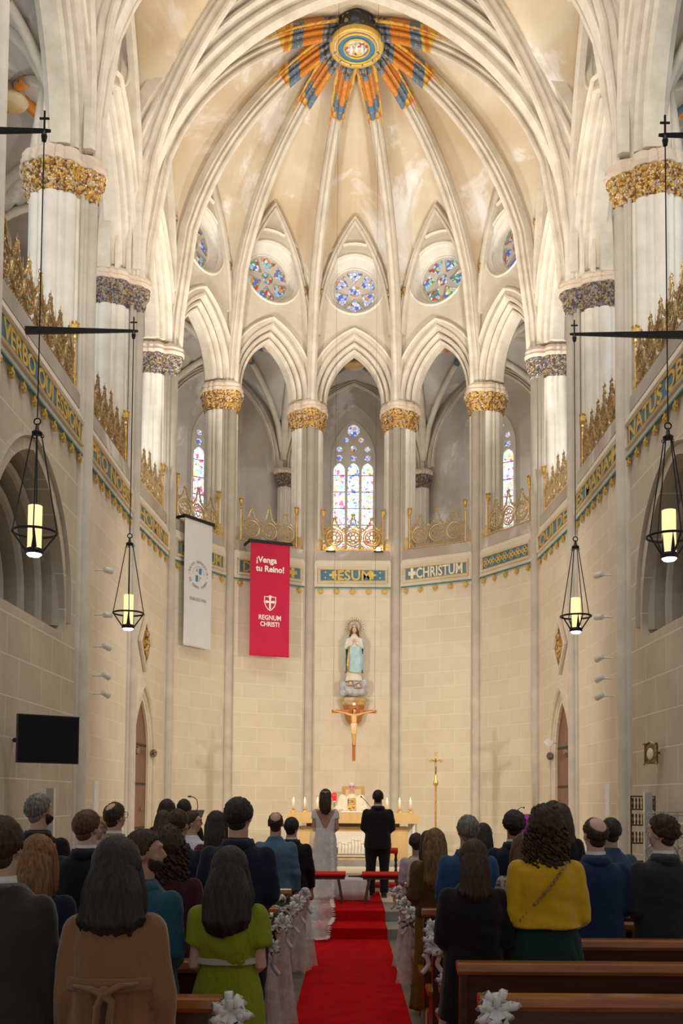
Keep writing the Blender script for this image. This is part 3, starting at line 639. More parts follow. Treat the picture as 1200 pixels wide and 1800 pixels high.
# gallery vaults
for i in range(11):
    iw0, iw1 = INW[i], INW[i+1]
    a0 = Vector((*NODES[i], 0))-iw0*.35; a1 = Vector((*NODES[i+1], 0))-iw1*.35; m0 = Vector((*OUTER[i], 0)); m1 = Vector((*OUTER[i+1], 0))
    apse = 3 <= i <= 7; zs = 11.9; rise = 2.35 if apse else 2.9
    P = lambda u, v: (a0*(1-u)/2+a1*(1+u)/2)*(1-v)/2+(m0*(1-u)/2+m1*(1+u)/2)*(1+v)/2
    n = 16; rows = []
    for j in range(n+1):
        v = -1+2*j/n; row = []
        for k in range(n+1):
            u = -1+2*k/n; q = P(u, v); row.append((q.x, q.y, zs+rise*max(fp(u, 1.2), fp(v, 1.2))-.25*(1+v)/2*0))
        rows.append(row)
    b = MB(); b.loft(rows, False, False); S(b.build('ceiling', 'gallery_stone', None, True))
    e = empty(trim()); e['kind'] = 'structure'
    bb = MB(); bp = MB()
    for s in (-1, 1):
        for half in (-1, 1):
            pts = []
            for k in range(11):
                u = half*(1-k/10); q = P(u, u*s); pts.append((q.x, q.y, zs+rise*fp(u, 1.2)-.05))
            (bb).tube(pts[:8], .085, 6); bp.tube(pts[7:], .10, 6)
    pts = [(lambda q: (q.x, q.y, zs+rise*fp(v, 1.2)-.05))(P(1, v)) for v in [-1+.2*k for k in range(11)]]
    bb.tube(pts, .12, 6); bb.build('rib', 'rib_stone', e, True); bp.build('painted_rib', 'gallery_rib_painted', e, True)
    q = P(0, 0); b = MB(); b.lathe([(.05, -.32), (.26, -.30), (.30, -.25), (.24, -.18), (.22, 0)], (q.x, q.y, zs+rise), 20); b.build('boss', 'gold_base', e, True)
    if apse:
        b = MB(); b.lathe([(.5, -.12), (.36, -.18), (.2, -.2)], (q.x, q.y, zs+rise+.08), 20, False); b.build('painted_ring', 'boss_crown', e)
# roof above everything, so that daylight only enters through the open nave
# ---------------------------------------------------------------- people: bodies, hair and clothes
def remeshed(mb, vox, smooth=4, name='body'):
    me = mb.mesh(name); o = bpy.data.objects.new(name, me); COL.objects.link(o)
    m = o.modifiers.new('r', 'REMESH'); m.mode = 'VOXEL'; m.voxel_size = vox
    if smooth: q = o.modifiers.new('s', 'SMOOTH'); q.factor = .5; q.iterations = smooth
    out = bpy.data.meshes.new_from_object(o.evaluated_get(bpy.context.evaluated_depsgraph_get())); bpy.data.objects.remove(o)
    out.polygons.foreach_set('use_smooth', [True]*len(out.polygons)); out.name = name; return out
def ellring(c, rx, ry, n=28, p=2.0):
    out = []
    for k in range(n):
        a = 2*pi*k/n; x, y = cos(a), sin(a); out.append((c[0]+rx*abs(x)**(2/p)*(1 if x > 0 else -1), c[1]+ry*abs(y)**(2/p)*(1 if y > 0 else -1), c[2]))
    return out
ARMS = {'front': ((.168, -.005, 1.385), (.222, -.045, 1.12), (.08, .19, 1.03)), 'down': ((.168, -.005, 1.385), (.222, -.03, 1.12), (.225, .05, .87)),
        'altar': ((.19, .0, 1.40), (.27, .06, 1.14), (.17, .30, 1.06)), 'cross': ((.18, 0, 1.42), (.44, .02, 1.50), (.68, .03, 1.56)), 'pray': ((.17, 0, 1.39), (.20, .04, 1.12), (.03, .17, 1.25))}
def arm_pts(pose, sx, s=1): return [Vector((s*x*sx, y, z)) for x, y, z in ARMS[pose]]
def curve3(p, n=9):
    """shoulder, elbow, wrist with a soft bend at the elbow"""
    a, e, w = p; out = []
    for i in range(n):
        t = i/(n-1)
        q = a.lerp(e, t*2) if t < .5 else e.lerp(w, t*2-1)
        if abs(t-.5) < .13: q = q.lerp((a.lerp(e, .82)+w.lerp(e, .82))/2, .5)
        out.append(q)
    return out
def hand(b, w, d, curl, s, side):
    """palm with four bent fingers of different length and a thumb; w wrist, d direction of the palm, curl direction of bending, s thumb side"""
    d = d.normalized(); c = curl-d*curl.dot(d); c.normalize(); t = d.cross(c).normalized()*side
    rings = []
    for k, (L, a, h) in enumerate(((-.01, .022, .02), (.02, .032, .016), (.05, .040, .015), (.085, .040, .013), (.092, .03, .008))):
        q = w+d*L; rings.append([q+t*a*cos(2*pi*j/12)+c*h*sin(2*pi*j/12) for j in range(12)])
    b.loft(rings)
    for f, (off, ln, r) in enumerate(((.030, .070, .0088), (.010, .080, .009), (-.010, .074, .0088), (-.029, .058, .008))):
        p0 = w+d*.08+t*off; p1 = p0+(d*.85+c*.45).normalized()*ln*.45; p2 = p1+(d*.45+c*.9).normalized()*ln*.33; p3 = p2+(d*.05+c).normalized()*ln*.25
        b.tube([p0-d*.02, p0, p1, p2, p3], [r, r, r*.95, r*.85, r*.6], 8)
    p0 = w+d*.03+t*.03; p1 = p0+(d*.6+t*.7+c*.25).normalized()*.035; p2 = p1+(d*.85+t*.2+c*.4).normalized()*.03
    b.tube([w+d*.01+t*.015, p0, p1, p2], [.013, .012, .0105, .007], 8)
BODY = {}
def body(sex='m', pose='front', yaw=0, pitch=0, vox=.0068, bow=0):
    key = (sex, pose, yaw, pitch)
    if key in BODY: return BODY[key]
    f = sex == 'f'; sx = .86 if f else 1.0; b = MB()
    T = [(.84, .14, .10), (.92, .165, .115), (1.0, .150, .105), (1.08, .135 if not f else .12, .098), (1.20, .155, .11), (1.32, .170, .108), (1.40, .150, .09), (1.45, .085, .07), (1.475, .06, .06)]
    b.loft([ellring((0, 0, z), rx*(sx if z > 1.05 else 1), ry, 24, 2.2) for z, rx, ry in T])
    b.tube([(0, -.012, 1.43), (0, -.006, 1.50), (0, .004, 1.58)], [.068*sx, .060*sx, .060*sx], 14)
    for s in (-1, 1):
        b.tube([(s*.085, 0, .93), (s*.095, .01, .72), (s*.095, .012, .50), (s*.095, -.008, .34), (s*.095, -.012, .10)], [.085, .078, .052, .053, .036], 14)
        b.tube([(s*.095, -.045, .045), (s*.097, .03, .05), (s*.105, .14, .028)], [.035, .04, .026], 10)
        p = arm_pts(pose, sx, s); q = curve3(p)
        b.ball(p[0], .06*sx); b.tube(q, [.052*sx, .05*sx, .047*sx, .042*sx, .042*sx, .042*sx, .038*sx, .031*sx, .026*sx], 12)
        d = p[2]-p[1]
        if pose in ('front', 'pray'): hand(b, p[2], Vector((-s*.8, .3, -.15)) if pose == 'front' else Vector((-s*.1, .25, .9)), Vector((-s*.2, -.9, -.5)) if pose == 'front' else Vector((-s, .3, 0)), s, 1 if s > 0 else -1)
        elif pose == 'altar': hand(b, p[2], Vector((-s*.3, .9, -.12)), Vector((-s*.2, .1, -1)), s, 1 if s > 0 else -1)
        elif pose == 'cross': hand(b, p[2], d, Vector((0, 1, -.3)), s, 1)
        else: hand(b, p[2], Vector((0, .12, -1)), Vector((-s*.4, .8, 0)), s, -1 if s > 0 else 1)
    h = MB()
    h.ball((0, -.005, 1.657), (.076, .096, .098), 24, 16); h.ball((0, .030, 1.600), (.058, .064, .070), 20, 12); h.ball((0, .062, 1.558), (.026, .024, .02), 12, 8)
    h.tube([(0, .082, 1.668), (0, .098, 1.645), (0, .112, 1.624), (0, .092, 1.612)], [.009, .012, .014, .012], 8)
    h.tube([(-.04, .078, 1.678), (0, .09, 1.682), (.04, .078, 1.678)], [.009, .012, .009], 8)
    h.tube([(-.02, .083, 1.59), (0, .094, 1.592), (.02, .083, 1.59)], [.005, .009, .005], 8)
    for s in (-1, 1):
        h.ball((s*.076, -.008, 1.632), (.010, .020, .032), 10, 8); h.ball((s*.040, .055, 1.615), (.022, .026, .026), 10, 8)
    R = Matrix.Rotation(radians(yaw), 3, 'Z') @ Matrix.Rotation(radians(pitch), 3, 'X'); pv = Vector((0, 0, 1.54))
    b.add([R @ (Vector(v)-pv)+pv for v in h.v], h.f)
    BODY[key] = remeshed(b, vox, 3); return BODY[key]
def skin(tone):
    n = 'skin_%d' % tone
    if n not in MATS:
        c = [(.60, .36, .26), (.50, .28, .19), (.66, .42, .33), (.36, .19, .12), (.70, .40, .34)][tone]
        t = NT(n, .5, 0, .4); t.col(t.ramp(t.noise(t.coord(), 9, 4), [(.3, tuple(x*.88 for x in c)), (.7, c)])); t.b.inputs['Subsurface Weight'].default_value = .08; t.b.inputs['Subsurface Radius'].default_value = (.5, .2, .1); MATS[n] = t.m
    return n
def hairmat(name, c, c2=None):
    if name not in MATS:
        t = NT(name, .5, 0, .22); t.col(t.ramp(t.noise(t.coord((1, 1, .14)), 75, 3, .6), [(.3, tuple(x*.55 for x in c)), (.72, c2 or c)]))
        t.bump(t.noise(t.coord((1, 1, .12)), 110, 2), .5, .004); MATS[name] = t.m
    return name
hairmat('hair_black', (.022, .017, .015), (.05, .04, .036)); hairmat('hair_dark', (.04, .024, .015), (.085, .05, .032)); hairmat('hair_brown', (.09, .042, .02), (.17, .085, .042)); hairmat('hair_auburn', (.16, .07, .025), (.34, .17, .07))
hairmat('hair_grey', (.12, .11, .10), (.28, .26, .24)); hairmat('hair_white', (.6, .58, .55), (.8, .78, .76)); hairmat('hair_highlight', (.10, .05, .022), (.30, .17, .07)); hairmat('hair_blonde', (.42, .20, .07), (.55, .30, .12))
def capfun(C, rad, mask, grow=.016, jit=.006, seed=0, freq=16, seg=44, rn=30):
    b = MB(); rings = []
    for j in range(rn+1):
        th = max(.01, min(pi-.01, pi*j/rn)); r = []
        for k in range(seg):
            a = 2*pi*k/seg; d = Vector((sin(th)*cos(a), sin(th)*sin(a), cos(th))); m = mask(d)
            g = -.02+m*(.02+grow*(.25+.75*sm(-.85, -.05, d.z)))+m*jit*noise.noise(Vector((d.x*freq+seed, d.y*freq, d.z*freq*.6)))
            r.append((C[0]+d.x*(rad[0]+g), C[1]+d.y*(rad[1]+g), C[2]+d.z*(rad[2]+g)))
        rings.append(r)
    b.loft(rings); return b
def hairline(d, low=-.62, bald=0):
    t = (1-d.y)/2; th = .50-.95*sm(.12, .55, t)+(low+.45)*sm(.5, 1, t); m = sm(th-.08, th+.10, d.z)
    if bald: m *= 1-sm(.97-bald*.42, 1.03-bald*.30, d.z*.80-d.y*.60)
    return m
HC = (0, -.005, 1.657); HR = (.076, .096, .098)
def short_hair(seed=0, bald=0, grow=.016, jit=.012, low=-.78):
    b = capfun(HC, HR, lambda d: hairline(d, low, bald), grow*.72, jit*.8, seed); b.ball((0, -.036, 1.600), (.058, .046, .058), 20, 12); return b
def long_hair(end=1.30, w=.12, seed=0, curl=0, end_w=None, thick=.055, grow=.02):
    b = capfun(HC, HR, lambda d: hairline(d, -.9), grow, .006, seed); end_w = end_w or w; rings = []; n = 26; seg = 56
    for j in range(n+1):
        t = j/n; z = 1.735+(end-1.735)*t; top = sm(0, .22, t)
        wx = (.045+.045*top)+(w-.09)*sm(.12, .55, t)+(end_w-w)*sm(.55, 1, t); wy = .05*sm(0, .15, t)*.9+thick*.5; yc = -.045-.035*sm(.1, .5, t)-.015*t
        q5 = sqrt(max(.12, 1-sm(.84, 1.0, t)*.9)); wx *= .8+.2*q5; wy *= q5
        r = []
        for k in range(seg):
            a = 2*pi*k/seg; nz = noise.noise(Vector((cos(a)*7+seed, sin(a)*7, z*(2.2+curl*9))))+.5*noise.noise(Vector((cos(a)*19+seed, sin(a)*19, z*(3+curl*16))))
            q = 1+(.07+curl*.13)*nz; e = (.02*noise.noise(Vector((cos(a)*9, sin(a)*9, seed)))+.02*noise.noise(Vector((cos(a)*23, sin(a)*23, seed)))-.035*abs(cos(a))**2)*sm(.7, 1, t)
            r.append((wx*q*cos(a), yc+wy*q*sin(a), z-e*1.5))
        rings.append(r)
    b.loft(rings)
    for s in (-1, 1):
        if end < 1.45 and w > .1: b.tube([(s*.07, .01, 1.72), (s*.088, .0, 1.62), (s*(w-.02), -.01, 1.5), (s*(w-.02), -.02, 1.42)], [.02, .03, .035, .02], 10)
    return b
def curly_hair(end=1.45, w=.15, seed=0):
    b = MB(); rnd = random.Random(seed)
    b.add(*(lambda q: (q.v, q.f))(capfun(HC, HR, lambda d: hairline(d, -.9), .024, .02, seed, 14)))
    for _ in range(520):
        a = rnd.uniform(pi*.92, pi*2.08); z = rnd.uniform(end, 1.77); t = (1.77-z)/(1.77-end); rr = (.06+(w-.05)*sm(0, .5, t))*(1-.35*sm(.8, 1, t))*rnd.uniform(.7, 1.0)
        x, y = rr*cos(a), -.01+rr*.75*sin(a); r = rnd.uniform(.006, .0115); ph = rnd.uniform(0, 6)
        b.tube([(x+.013*cos(ph+q*1.1), y+.013*sin(ph+q*1.1), z-q*.010) for q in range(9)], [r*.5, r*.8, r, r, r, r, r*.9, r*.7, r*.4], 5)
    return b
CL = {}
def cloth(name, c, rough=.85, sheen=.15, var=.14, folds=.35, check=None):
    if name in MATS: return name
    t = NT(name, rough, 0, .15); v = t.coord(); col = t.ramp(t.noise(t.coord((1, 1, .5)), 5, 5), [(.3, tuple(x*(1-var) for x in c)), (.7, tuple(x*(1+var) for x in c))])
    if check:
        for st, cc, sc in check:
            w = t.node('ShaderNodeTexWave', Scale=sc, Distortion=0); w.bands_direction = st; t.l.new(v, w.inputs['Vector']); col = t.mix(t.ramp(w.outputs['Fac'], [(.72, (0, 0, 0)), (.80, (1, 1, 1))]), col, cc)
    t.col(col); t.b.inputs['Sheen Weight'].default_value = sheen; t.b.inputs['Sheen Roughness'].default_value = .5
    a = t.noise(t.coord((1, 1, .35)), 11, 3, .5, .8); bm = t.node('ShaderNodeBump', Strength=folds, Distance=.04); t.l.new(a, bm.inputs['Height'])
    b2 = t.node('ShaderNodeBump', Strength=.25, Distance=.002); t.l.new(t.noise(v, 260, 2), b2.inputs['Height']); t.l.new(bm.outputs[0], b2.inputs['Normal']); t.l.new(b2.outputs[0], t.b.inputs['Normal']); MATS[name] = t.m
    return name
def fold(me, amp=.006, seed=0, f=(6, 6, 16)):
    for v in me.vertices:
        c = v.co; k = noise.noise(Vector((c.x*f[0]+seed, c.y*f[1], c.z*f[2]+c.x*6)))
        k2 = sm(.25, .0, abs(c.z-1.12))+.4; n = v.normal; v.co = c+n*k*amp*k2
def top(rings, pose='front', sx=None, sleeve=1.0, rs=(.064, .056, .048), grow=0, vox=.013, seed=0, amp=.008, extra=None, name='jacket', p=2.4, shoulder=.0, ff=(6, 6, 16)):
    """upper garment: torso loft plus sleeves, one continuous cloth surface"""
    if sx is None: sx = 1.0 if rings is J_M or name == 'chasuble' or grow == .008 or (len(rings) and rings[-1][1] == .068) else .86
    b = MB(); b.loft([ellring((0, yc, z), rx*(sx if sx == 1.0 else .95)+grow, ry+grow, 32, p) for z, rx, ry, yc in rings])
    for s in (-1, 1):
        q = arm_pts(pose, sx, s); q[0] = q[0]+Vector((s*shoulder, 0, 0)); c = curve3(q, 11); m = max(3, int(round(10*sleeve)))
        R = [rs[0], rs[0]*.98, rs[0]*.93, rs[0]*.88, rs[1], rs[1], rs[1], rs[1]*.94, rs[1]*.9, rs[2]*1.04, rs[2]]
        b.ball(c[0], rs[0]*1.0, 14, 10); b.tube([x+Vector((0, 0, .0)) for x in c[:m]], R[:m], 16)
    if extra: extra(b)
    me = remeshed(b, vox, 4, name); fold(me, amp, seed, ff); return me
J_M = [(.78, .205, .150, 0), (.86, .205, .148, 0), (.98, .196, .142, 0), (1.08, .184, .134, 0), (1.20, .190, .138, 0), (1.32, .200, .136, -.004), (1.385, .190, .120, -.008), (1.43, .138, .096, -.012), (1.455, .10, .084, -.012), (1.48, .085, .074, -.012), (1.505, .068, .066, -.012)]
J_F = [(.86, .205, .150, 0), (.96, .195, .142, 0), (1.06, .172, .126, 0), (1.18, .172, .130, 0), (1.30, .184, .130, 0), (1.375, .180, .112, -.006), (1.42, .13, .09, -.01), (1.47, .08, .07, -.01)]
COATL = [(.42, .235, .19, 0), (.60, .225, .18, 0), (.85, .210, .160, 0), (1.0, .195, .15, 0), (1.08, .182, .14, 0), (1.2, .195, .145, 0), (1.32, .204, .14, -.004), (1.39, .19, .122, -.008), (1.435, .14, .095, -.012), (1.49, .085, .075, -.012)]
def shift_hem(r, z): return [(z, r[0][1], r[0][2], 0)]+[q for q in r[1:] if q[0] > z+.05]
def get(key, fn):
    if key not in CL: CL[key] = fn()
    return CL[key]
def trousers_mesh():
    b = MB(); b.loft([ellring((0, 0, z), rx, ry, 24) for z, rx, ry in ((.80, .15, .11), (.88, .178, .128), (.98, .172, .122), (1.05, .158, .115))])
    for s in (-1, 1): b.tube([(s*.088, 0, .92), (s*.098, .01, .72), (s*.100, .012, .50), (s*.1, -.005, .30), (s*.1, -.01, .07)], [.10, .096, .074, .068, .066], 16)
    me = remeshed(b, .013, 4, 'trousers'); fold(me, .006, 3); return me
def shoe_mesh(s):
    b = MB(); b.tube([(s*.095, -.07, .045), (s*.097, .0, .055), (s*.102, .09, .045), (s*.108, .19, .03)], [.038, .046, .042, .026], 12); b.bbox((s*.1-.042, -.1, 0), (s*.1+.042, .2, .018)); return remeshed(b, .009, 2, 'shoe')
def skirt_mesh(r, seed=0, amp=.014, n=18):
    b = MB(); rings = []
    zs = [r[0][0]+(r[-1][0]-r[0][0])*i/26 for i in range(27)]
    for z in zs:
        for (z0, a0, c0), (z1, a1, c1) in zip(r[:-1], r[1:]):
            if z0 >= z >= z1-1e-6 or z0 <= z <= z1+1e-6: t = (z-z0)/(z1-z0); rx, ry = a0+(a1-a0)*t, c0+(c1-c0)*t; break
        rg = []; u = abs(z-r[0][0])/abs(r[-1][0]-r[0][0])
        for k in range(72):
            a = 2*pi*k/72; q = 1+amp*8*u*(.5*sin(n*a+seed+2*noise.noise(Vector((cos(a)*2, sin(a)*2, seed))))+.6*noise.noise(Vector((cos(a)*3+seed, sin(a)*3, z*2)))); rg.append((rx*q*cos(a), ry*q*sin(a), z))
        rings.append(rg)
    b.loft(rings); return b.mesh('skirt', True)
def collar_mesh(z=1.478, r=.072):
    b = MB(); b.loft([ellring((0, -.010, zz), rr, rr*.95, 24) for zz, rr in ((z-.02, r*1.06), (z+.03, r*.92), (z+.045, r*.90))], False); b.loft([ellring((0, -.010, zz), rr, rr*.95, 24) for zz, rr in ((z+.045, r*.90), (z-.02, r*.86))], False); return b.mesh('shirt_collar', True)
def lapel_collar(z=1.452, r=.092):
    b = MB(); q = []
    for k in range(25):
        a = pi*.02+pi*.96*k/24+pi; q.append([(r*1.0*cos(a), -.014+r*.9*sin(a), z+.045), (r*1.16*cos(a), -.014+r*1.08*sin(a), z+.005), (r*1.22*cos(a), -.014+r*1.12*sin(a), z-.028), (r*1.06*cos(a), -.01+r*.95*sin(a), z-.02)])
    b.loft(q); return b.mesh('collar', True)
PEOPLE = []
def person(x, y, h, label, sex='m', pose='front', rz=0, yaw=0, tone=0, hair=None, hmat='hair_dark', zf=0, pitch=0, top_=None, group=None, glasses=0, sxk=1.0):
    """an Empty on the floor under the feet; parts are its children"""
    e = empty('person', (x, y, zf), radians(rz)); s = h/1.762; e.scale = (s*sxk, s*sxk, s); tag(e, label, 'person', group)
    link('body', body(sex, pose, yaw, pitch), skin(tone), e)
    if hair:
        R = Matrix.Translation((0, 0, 1.54)) @ Matrix.Rotation(radians(yaw), 4, 'Z') @ Matrix.Rotation(radians(pitch), 4, 'X') @ Matrix.Translation((0, 0, -1.54))
        hair.build('hair', hmat, e, True, mw=R)
    if glasses:
        R = Matrix.Translation((0, 0, 1.54)) @ Matrix.Rotation(radians(yaw), 4, 'Z') @ Matrix.Translation((0, 0, -1.54)); b = MB(); RX = Matrix.Rotation(pi/2, 3, 'X')
        for q in (-1, 1): b.torus((q*.034, .099, 1.655), .024, .0022, 16, 5, RX); b.tube([(q*.058, .097, 1.66), (q*.082, .03, 1.66), (q*.082, -.02, 1.655)], .002, 5)
        b.tube([(-.01, .1, 1.66), (.01, .1, 1.66)], .002, 5); b.build('glasses', 'black_plastic', e, mw=R)
    return e
def suit(e, mat, trmat=None, pose='front', white=True, hem=.78, seed=0, lap=True, rings=None, grow=0, white_mat='white_cloth'):
    me = get(('suit', pose, hem, seed % 3, grow, rings is None), lambda: top(shift_hem(rings or J_M, hem), pose, seed=seed, grow=grow))
    j = link('jacket', me.copy() if me.materials and me.materials[0] else me, mat, e)
    if lap: link('collar', get('lapel', lapel_collar).copy(), mat, e)
    if white: link('shirt_collar', get('collar', collar_mesh).copy(), white_mat, e)
    link('trousers', get('trousers', trousers_mesh).copy(), trmat or mat, e)
    for s in (-1, 1): link('shoe', get(('shoe', s), lambda: shoe_mesh(s)).copy(), 'black_plastic', e)
def heels(e):
    for s in (-1, 1): link('shoe', get(('shoe', s), lambda: shoe_mesh(s)).copy(), 'black_plastic', e)
def X(px, Y): return (px-615)/1750*Y-.03
def H(py, Y, zf=0): return 1.85+(1404-py)/1750*Y-zf
# clothes colours
cloth('charcoal_wool', (.030, .028, .027), .9, .35, .2, .3); cloth('camel_wool', (.24, .115, .05), .85, .4, .12, .5); cloth('black_wool', (.010, .009, .010)); cloth('black_suit', (.008, .008, .010), .75, .1); cloth('navy_suit', (.010, .014, .032), .8, .12)
cloth('navy_bright', (.012, .030, .085), .8, .15); cloth('blue_suit', (.018, .065, .17), .8, .15); cloth('teal_suit', (.018, .085, .13), .8, .15); cloth('beige_suit', (.24, .20, .14)); cloth('burgundy', (.055, .010, .018)); cloth('denim', (.075, .15, .23), .8, .1, .2, .5)
cloth('denim_dark', (.03, .07, .13), .8, .1, .2, .5); cloth('lime_fabric', (.22, .27, .012), .75, .1, .1, .6); cloth('mustard_wool', (.62, .35, .012), .8, .3, .08, .3); cloth('ochre_dress', (.16, .080, .012), .7, .1, .15, .6); cloth('brown_silk', (.09, .045, .012), .45, .1, .2, .8)
cloth('green_skirt', (.010, .035, .028), .8, .1, .2, .6); cloth('dark_grey_suit', (.022, .024, .028), .8, .2); cloth('khaki', (.17, .125, .07)); cloth('cream_knit', (.46, .42, .36)); cloth('lilac', (.45, .34, .42)); cloth('white_shirt', (.58, .60, .66), .8, .1, .05, .4)
cloth('groom_suit', (.010, .010, .012), .7, .1, .2, .4); cloth('satin_white', (.66, .66, .70), .5, .1, .04, .35); cloth('chasuble', (.66, .60, .48), .75, .1, .04, .5); cloth('plaid_coat', (.20, .14, .10), .9, .2, .1, .2, [('X', (.03, .03, .05), 9), ('Z', (.03, .03, .05), 9), ('X', (.35, .30, .25), 4.3), ('Z', (.35, .30, .25), 4.3)])
cloth('red_plaid', (.20, .012, .02), .9, .2, .1, .2, [('X', (.02, .02, .03), 12), ('Z', (.02, .02, .03), 12)]); cloth('floral_skirt', (.10, .10, .11), .8, .1, .6, .3)
# ---------------------------------------------------------------- the congregation
sh = short_hair; BW = 'pews beside the aisle'
def rings_scaled(r, k): return [(z, a*k, b*k, c) for z, a, b, c in r]
# left block, nearest row
Y = 4.12
e = person(X(6, Y), Y, H(1440, Y), 'man in a charcoal overcoat and white shirt collar, standing closest to the television', hair=sh(1, 0, .018), hmat='hair_dark', tone=0, pose='down')
suit(e, 'charcoal_wool', 'black_suit', 'down', hem=.55, rings=COATL, seed=1, grow=.008)
Y = 4.08
e = person(X(208, Y), Y, H(1480, Y), 'woman in a belted camel wool coat with shoulder-length dark hair', 'f', 'down', tone=0, hair=long_hair(1.36, .128, 5, .05, .15, .08, .03), hmat='hair_black')
link('coat', top(rings_scaled(COATL, .97), 'down', .92, vox=.012, rs=(.070, .062, .054), seed=5, amp=.022, name='coat', ff=(13, 13, 3.2)), 'camel_wool', e)
b = MB(); b.loft([ellring((0, 0, z), .198*.94+.012+k, .146+.012+k, 40, 2.4) for z, k in ((1.145, -.006), (1.15, .004), (1.195, .004), (1.20, -.006))]); b.tube([(-.14, -.13, 1.17), (-.06, -.168, 1.162), (.0, -.178, 1.14), (.03, -.174, 1.11), (.02, -.171, 1.03), (.03, -.178, .93)], [.012, .022, .03, .028, .026, .03], 10, flat=.5)
b.tube([(.13, -.135, 1.18), (.06, -.168, 1.175), (-.01, -.181, 1.14), (-.03, -.176, 1.09), (-.035, -.174, 1.0), (-.04, -.18, .87)], [.012, .022, .03, .028, .026, .03], 10, flat=.5)
b.ball((0, -.176, 1.145), (.03, .022, .032)); b.build('belt', 'camel_wool', e, True); link('trousers', get('trousers', trousers_mesh).copy(), 'black_wool', e); heels(e)
# second row
Y = 5.08
e = person(X(70, Y), Y, H(1473, Y), 'woman with auburn straight hair in a navy jacket and grey floral skirt', 'f', 'front', tone=0, hair=long_hair(1.30, .105, 9, .0, .10, .07), hmat='hair_auburn')
link('jacket', top(J_F, 'front', .90, seed=2), 'navy_suit', e); link('skirt', skirt_mesh([(1.02, .17, .125), (.85, .21, .15), (.45, .25, .19)], 1), 'floral_skirt', e); heels(e)
e = person(X(252, Y), Y+.05, H(1462, Y), 'bearded dark-haired man in a teal blue suit turned towards the aisle', hair=sh(3, 0, .02), yaw=-62, tone=1, rz=-18); suit(e, 'teal_suit', 'teal_suit', seed=1, white=False, hem=.74)
b = capfun((0, .030, 1.598), (.0615, .0665, .073), lambda d: sm(.42, .15, d.z+.25*d.y)*sm(-.35, .0, d.y), .004, .003, 3); b.build('beard', 'hair_dark', e, True, mw=Matrix.Translation((0, 0, 1.54)) @ Matrix.Rotation(radians(-62), 4, 'Z') @ Matrix.Translation((0, 0, -1.54)))
Y = 5.06
e = person(X(405, Y), Y, H(1494, Y), 'woman in a lime green belted dress with long straight black hair', 'f', 'front', tone=0, hair=long_hair(1.28, .135, 14, .0, .135, .09, .03), hmat='hair_black', pitch=-6)
link('dress', top([(1.13, .155, .12, 0), (1.17, .165, .128, 0), (1.22, .182, .14, 0), (1.30, .192, .138, 0), (1.38, .186, .118, -.006), (1.43, .15, .09, -.01), (1.47, .08, .07, -.01)], 'front', .92, .45, (.075, .085, .055), vox=.012, seed=8, amp=.024, name='dress', ff=(9, 9, 7)), 'lime_fabric', e)
link('skirt', skirt_mesh([(1.15, .148, .112), (.98, .195, .145), (.82, .215, .165), (.35, .27, .20)], 4, .006, 9), 'lime_fabric', e); heels(e)
b = MB(); b.loft([ellring((0, 0, z), .166+k, .124+k, 40, 2.2) for z, k in ((1.135, -.004), (1.139, .011), (1.167, .011), (1.171, -.004))]); b.build('belt', 'cream_knit', e)
# third row
Y = 6.03
e = person(X(298, Y), Y, H(1457, Y), 'woman with curly dark hair in a burgundy jacket', 'f', 'front', hair=curly_hair(1.42, .115, 4), hmat='hair_dark', tone=0)
link('jacket', top(J_F, 'front', .95, seed=4), 'burgundy', e); link('skirt', skirt_mesh([(1.0, .17, .125), (.8, .2, .15), (.4, .22, .17)], 6), 'burgundy', e); heels(e)
Y = 6.92
e = person(X(155, Y), Y, H(1427, Y), 'man with reddish brown hair in a black suit beside the auburn-haired woman', hair=sh(5, 0, .018, .01), hmat='hair_brown', yaw=-25, tone=2, sxk=1.04); suit(e, 'black_suit', seed=2)
e = person(X(420, Y), Y, H(1404, Y), 'tall broad man in a navy suit with dark hair behind the woman in lime green', hair=sh(6, 0, .02), hmat='hair_black', yaw=-12, tone=0, glasses=1, sxk=1.08); suit(e, 'navy_suit', seed=3, white=False)
Y = 7.8
e = person(X(70, Y), Y, H(1400, Y), 'greying man with a full beard in a black coat looking to his side', hair=sh(7, 0, .02, .014), hmat='hair_grey', yaw=-38, tone=0); suit(e, 'black_wool', seed=1, white=False)
b = capfun((0, .030, 1.598), (.0615, .0665, .073), lambda d: sm(.42, .15, d.z+.25*d.y)*sm(-.35, .0, d.y), .016, .006, 3); b.build('beard', 'hair_dark', e, True, mw=Matrix.Translation((0, 0, 1.54)) @ Matrix.Rotation(radians(-38), 4, 'Z') @ Matrix.Translation((0, 0, -1.54)))
e = person(X(314, Y), Y, H(1424, Y), 'man with cropped dark hair in a plain navy suit before the tall broad man', hair=sh(8, 0, .012), hmat='hair_dark', tone=1, yaw=-20); suit(e, 'navy_suit', seed=4, white=False)
Y = 8.66
e = person(X(203, Y), Y, H(1413, Y), 'man with glasses in a beige suit with thinning dark hair', hair=sh(9, .35, .014), hmat='hair_dark', yaw=-30, tone=0, glasses=1); suit(e, 'beige_suit', seed=5)
e = person(X(177, Y+.8), Y+.8, 1.66, 'fair-haired person in dark clothes looking back between the men', hair=sh(31, 0, .02), hmat='hair_blonde', rz=150, yaw=10, tone=2, glasses=1); suit(e, 'black_wool', seed=5, white=False)
Y = 9.5
e = person(X(381, Y), Y, H(1428, Y), 'woman with long straight dark hair in a red plaid top', 'f', hair=long_hair(1.27, .105, 12), hmat='hair_black', tone=0); link('blouse', top(J_F, 'front', .9, seed=2), 'red_plaid', e); link('trousers', get('trousers', trousers_mesh).copy(), 'black_wool', e); heels(e)
Y = 10.38
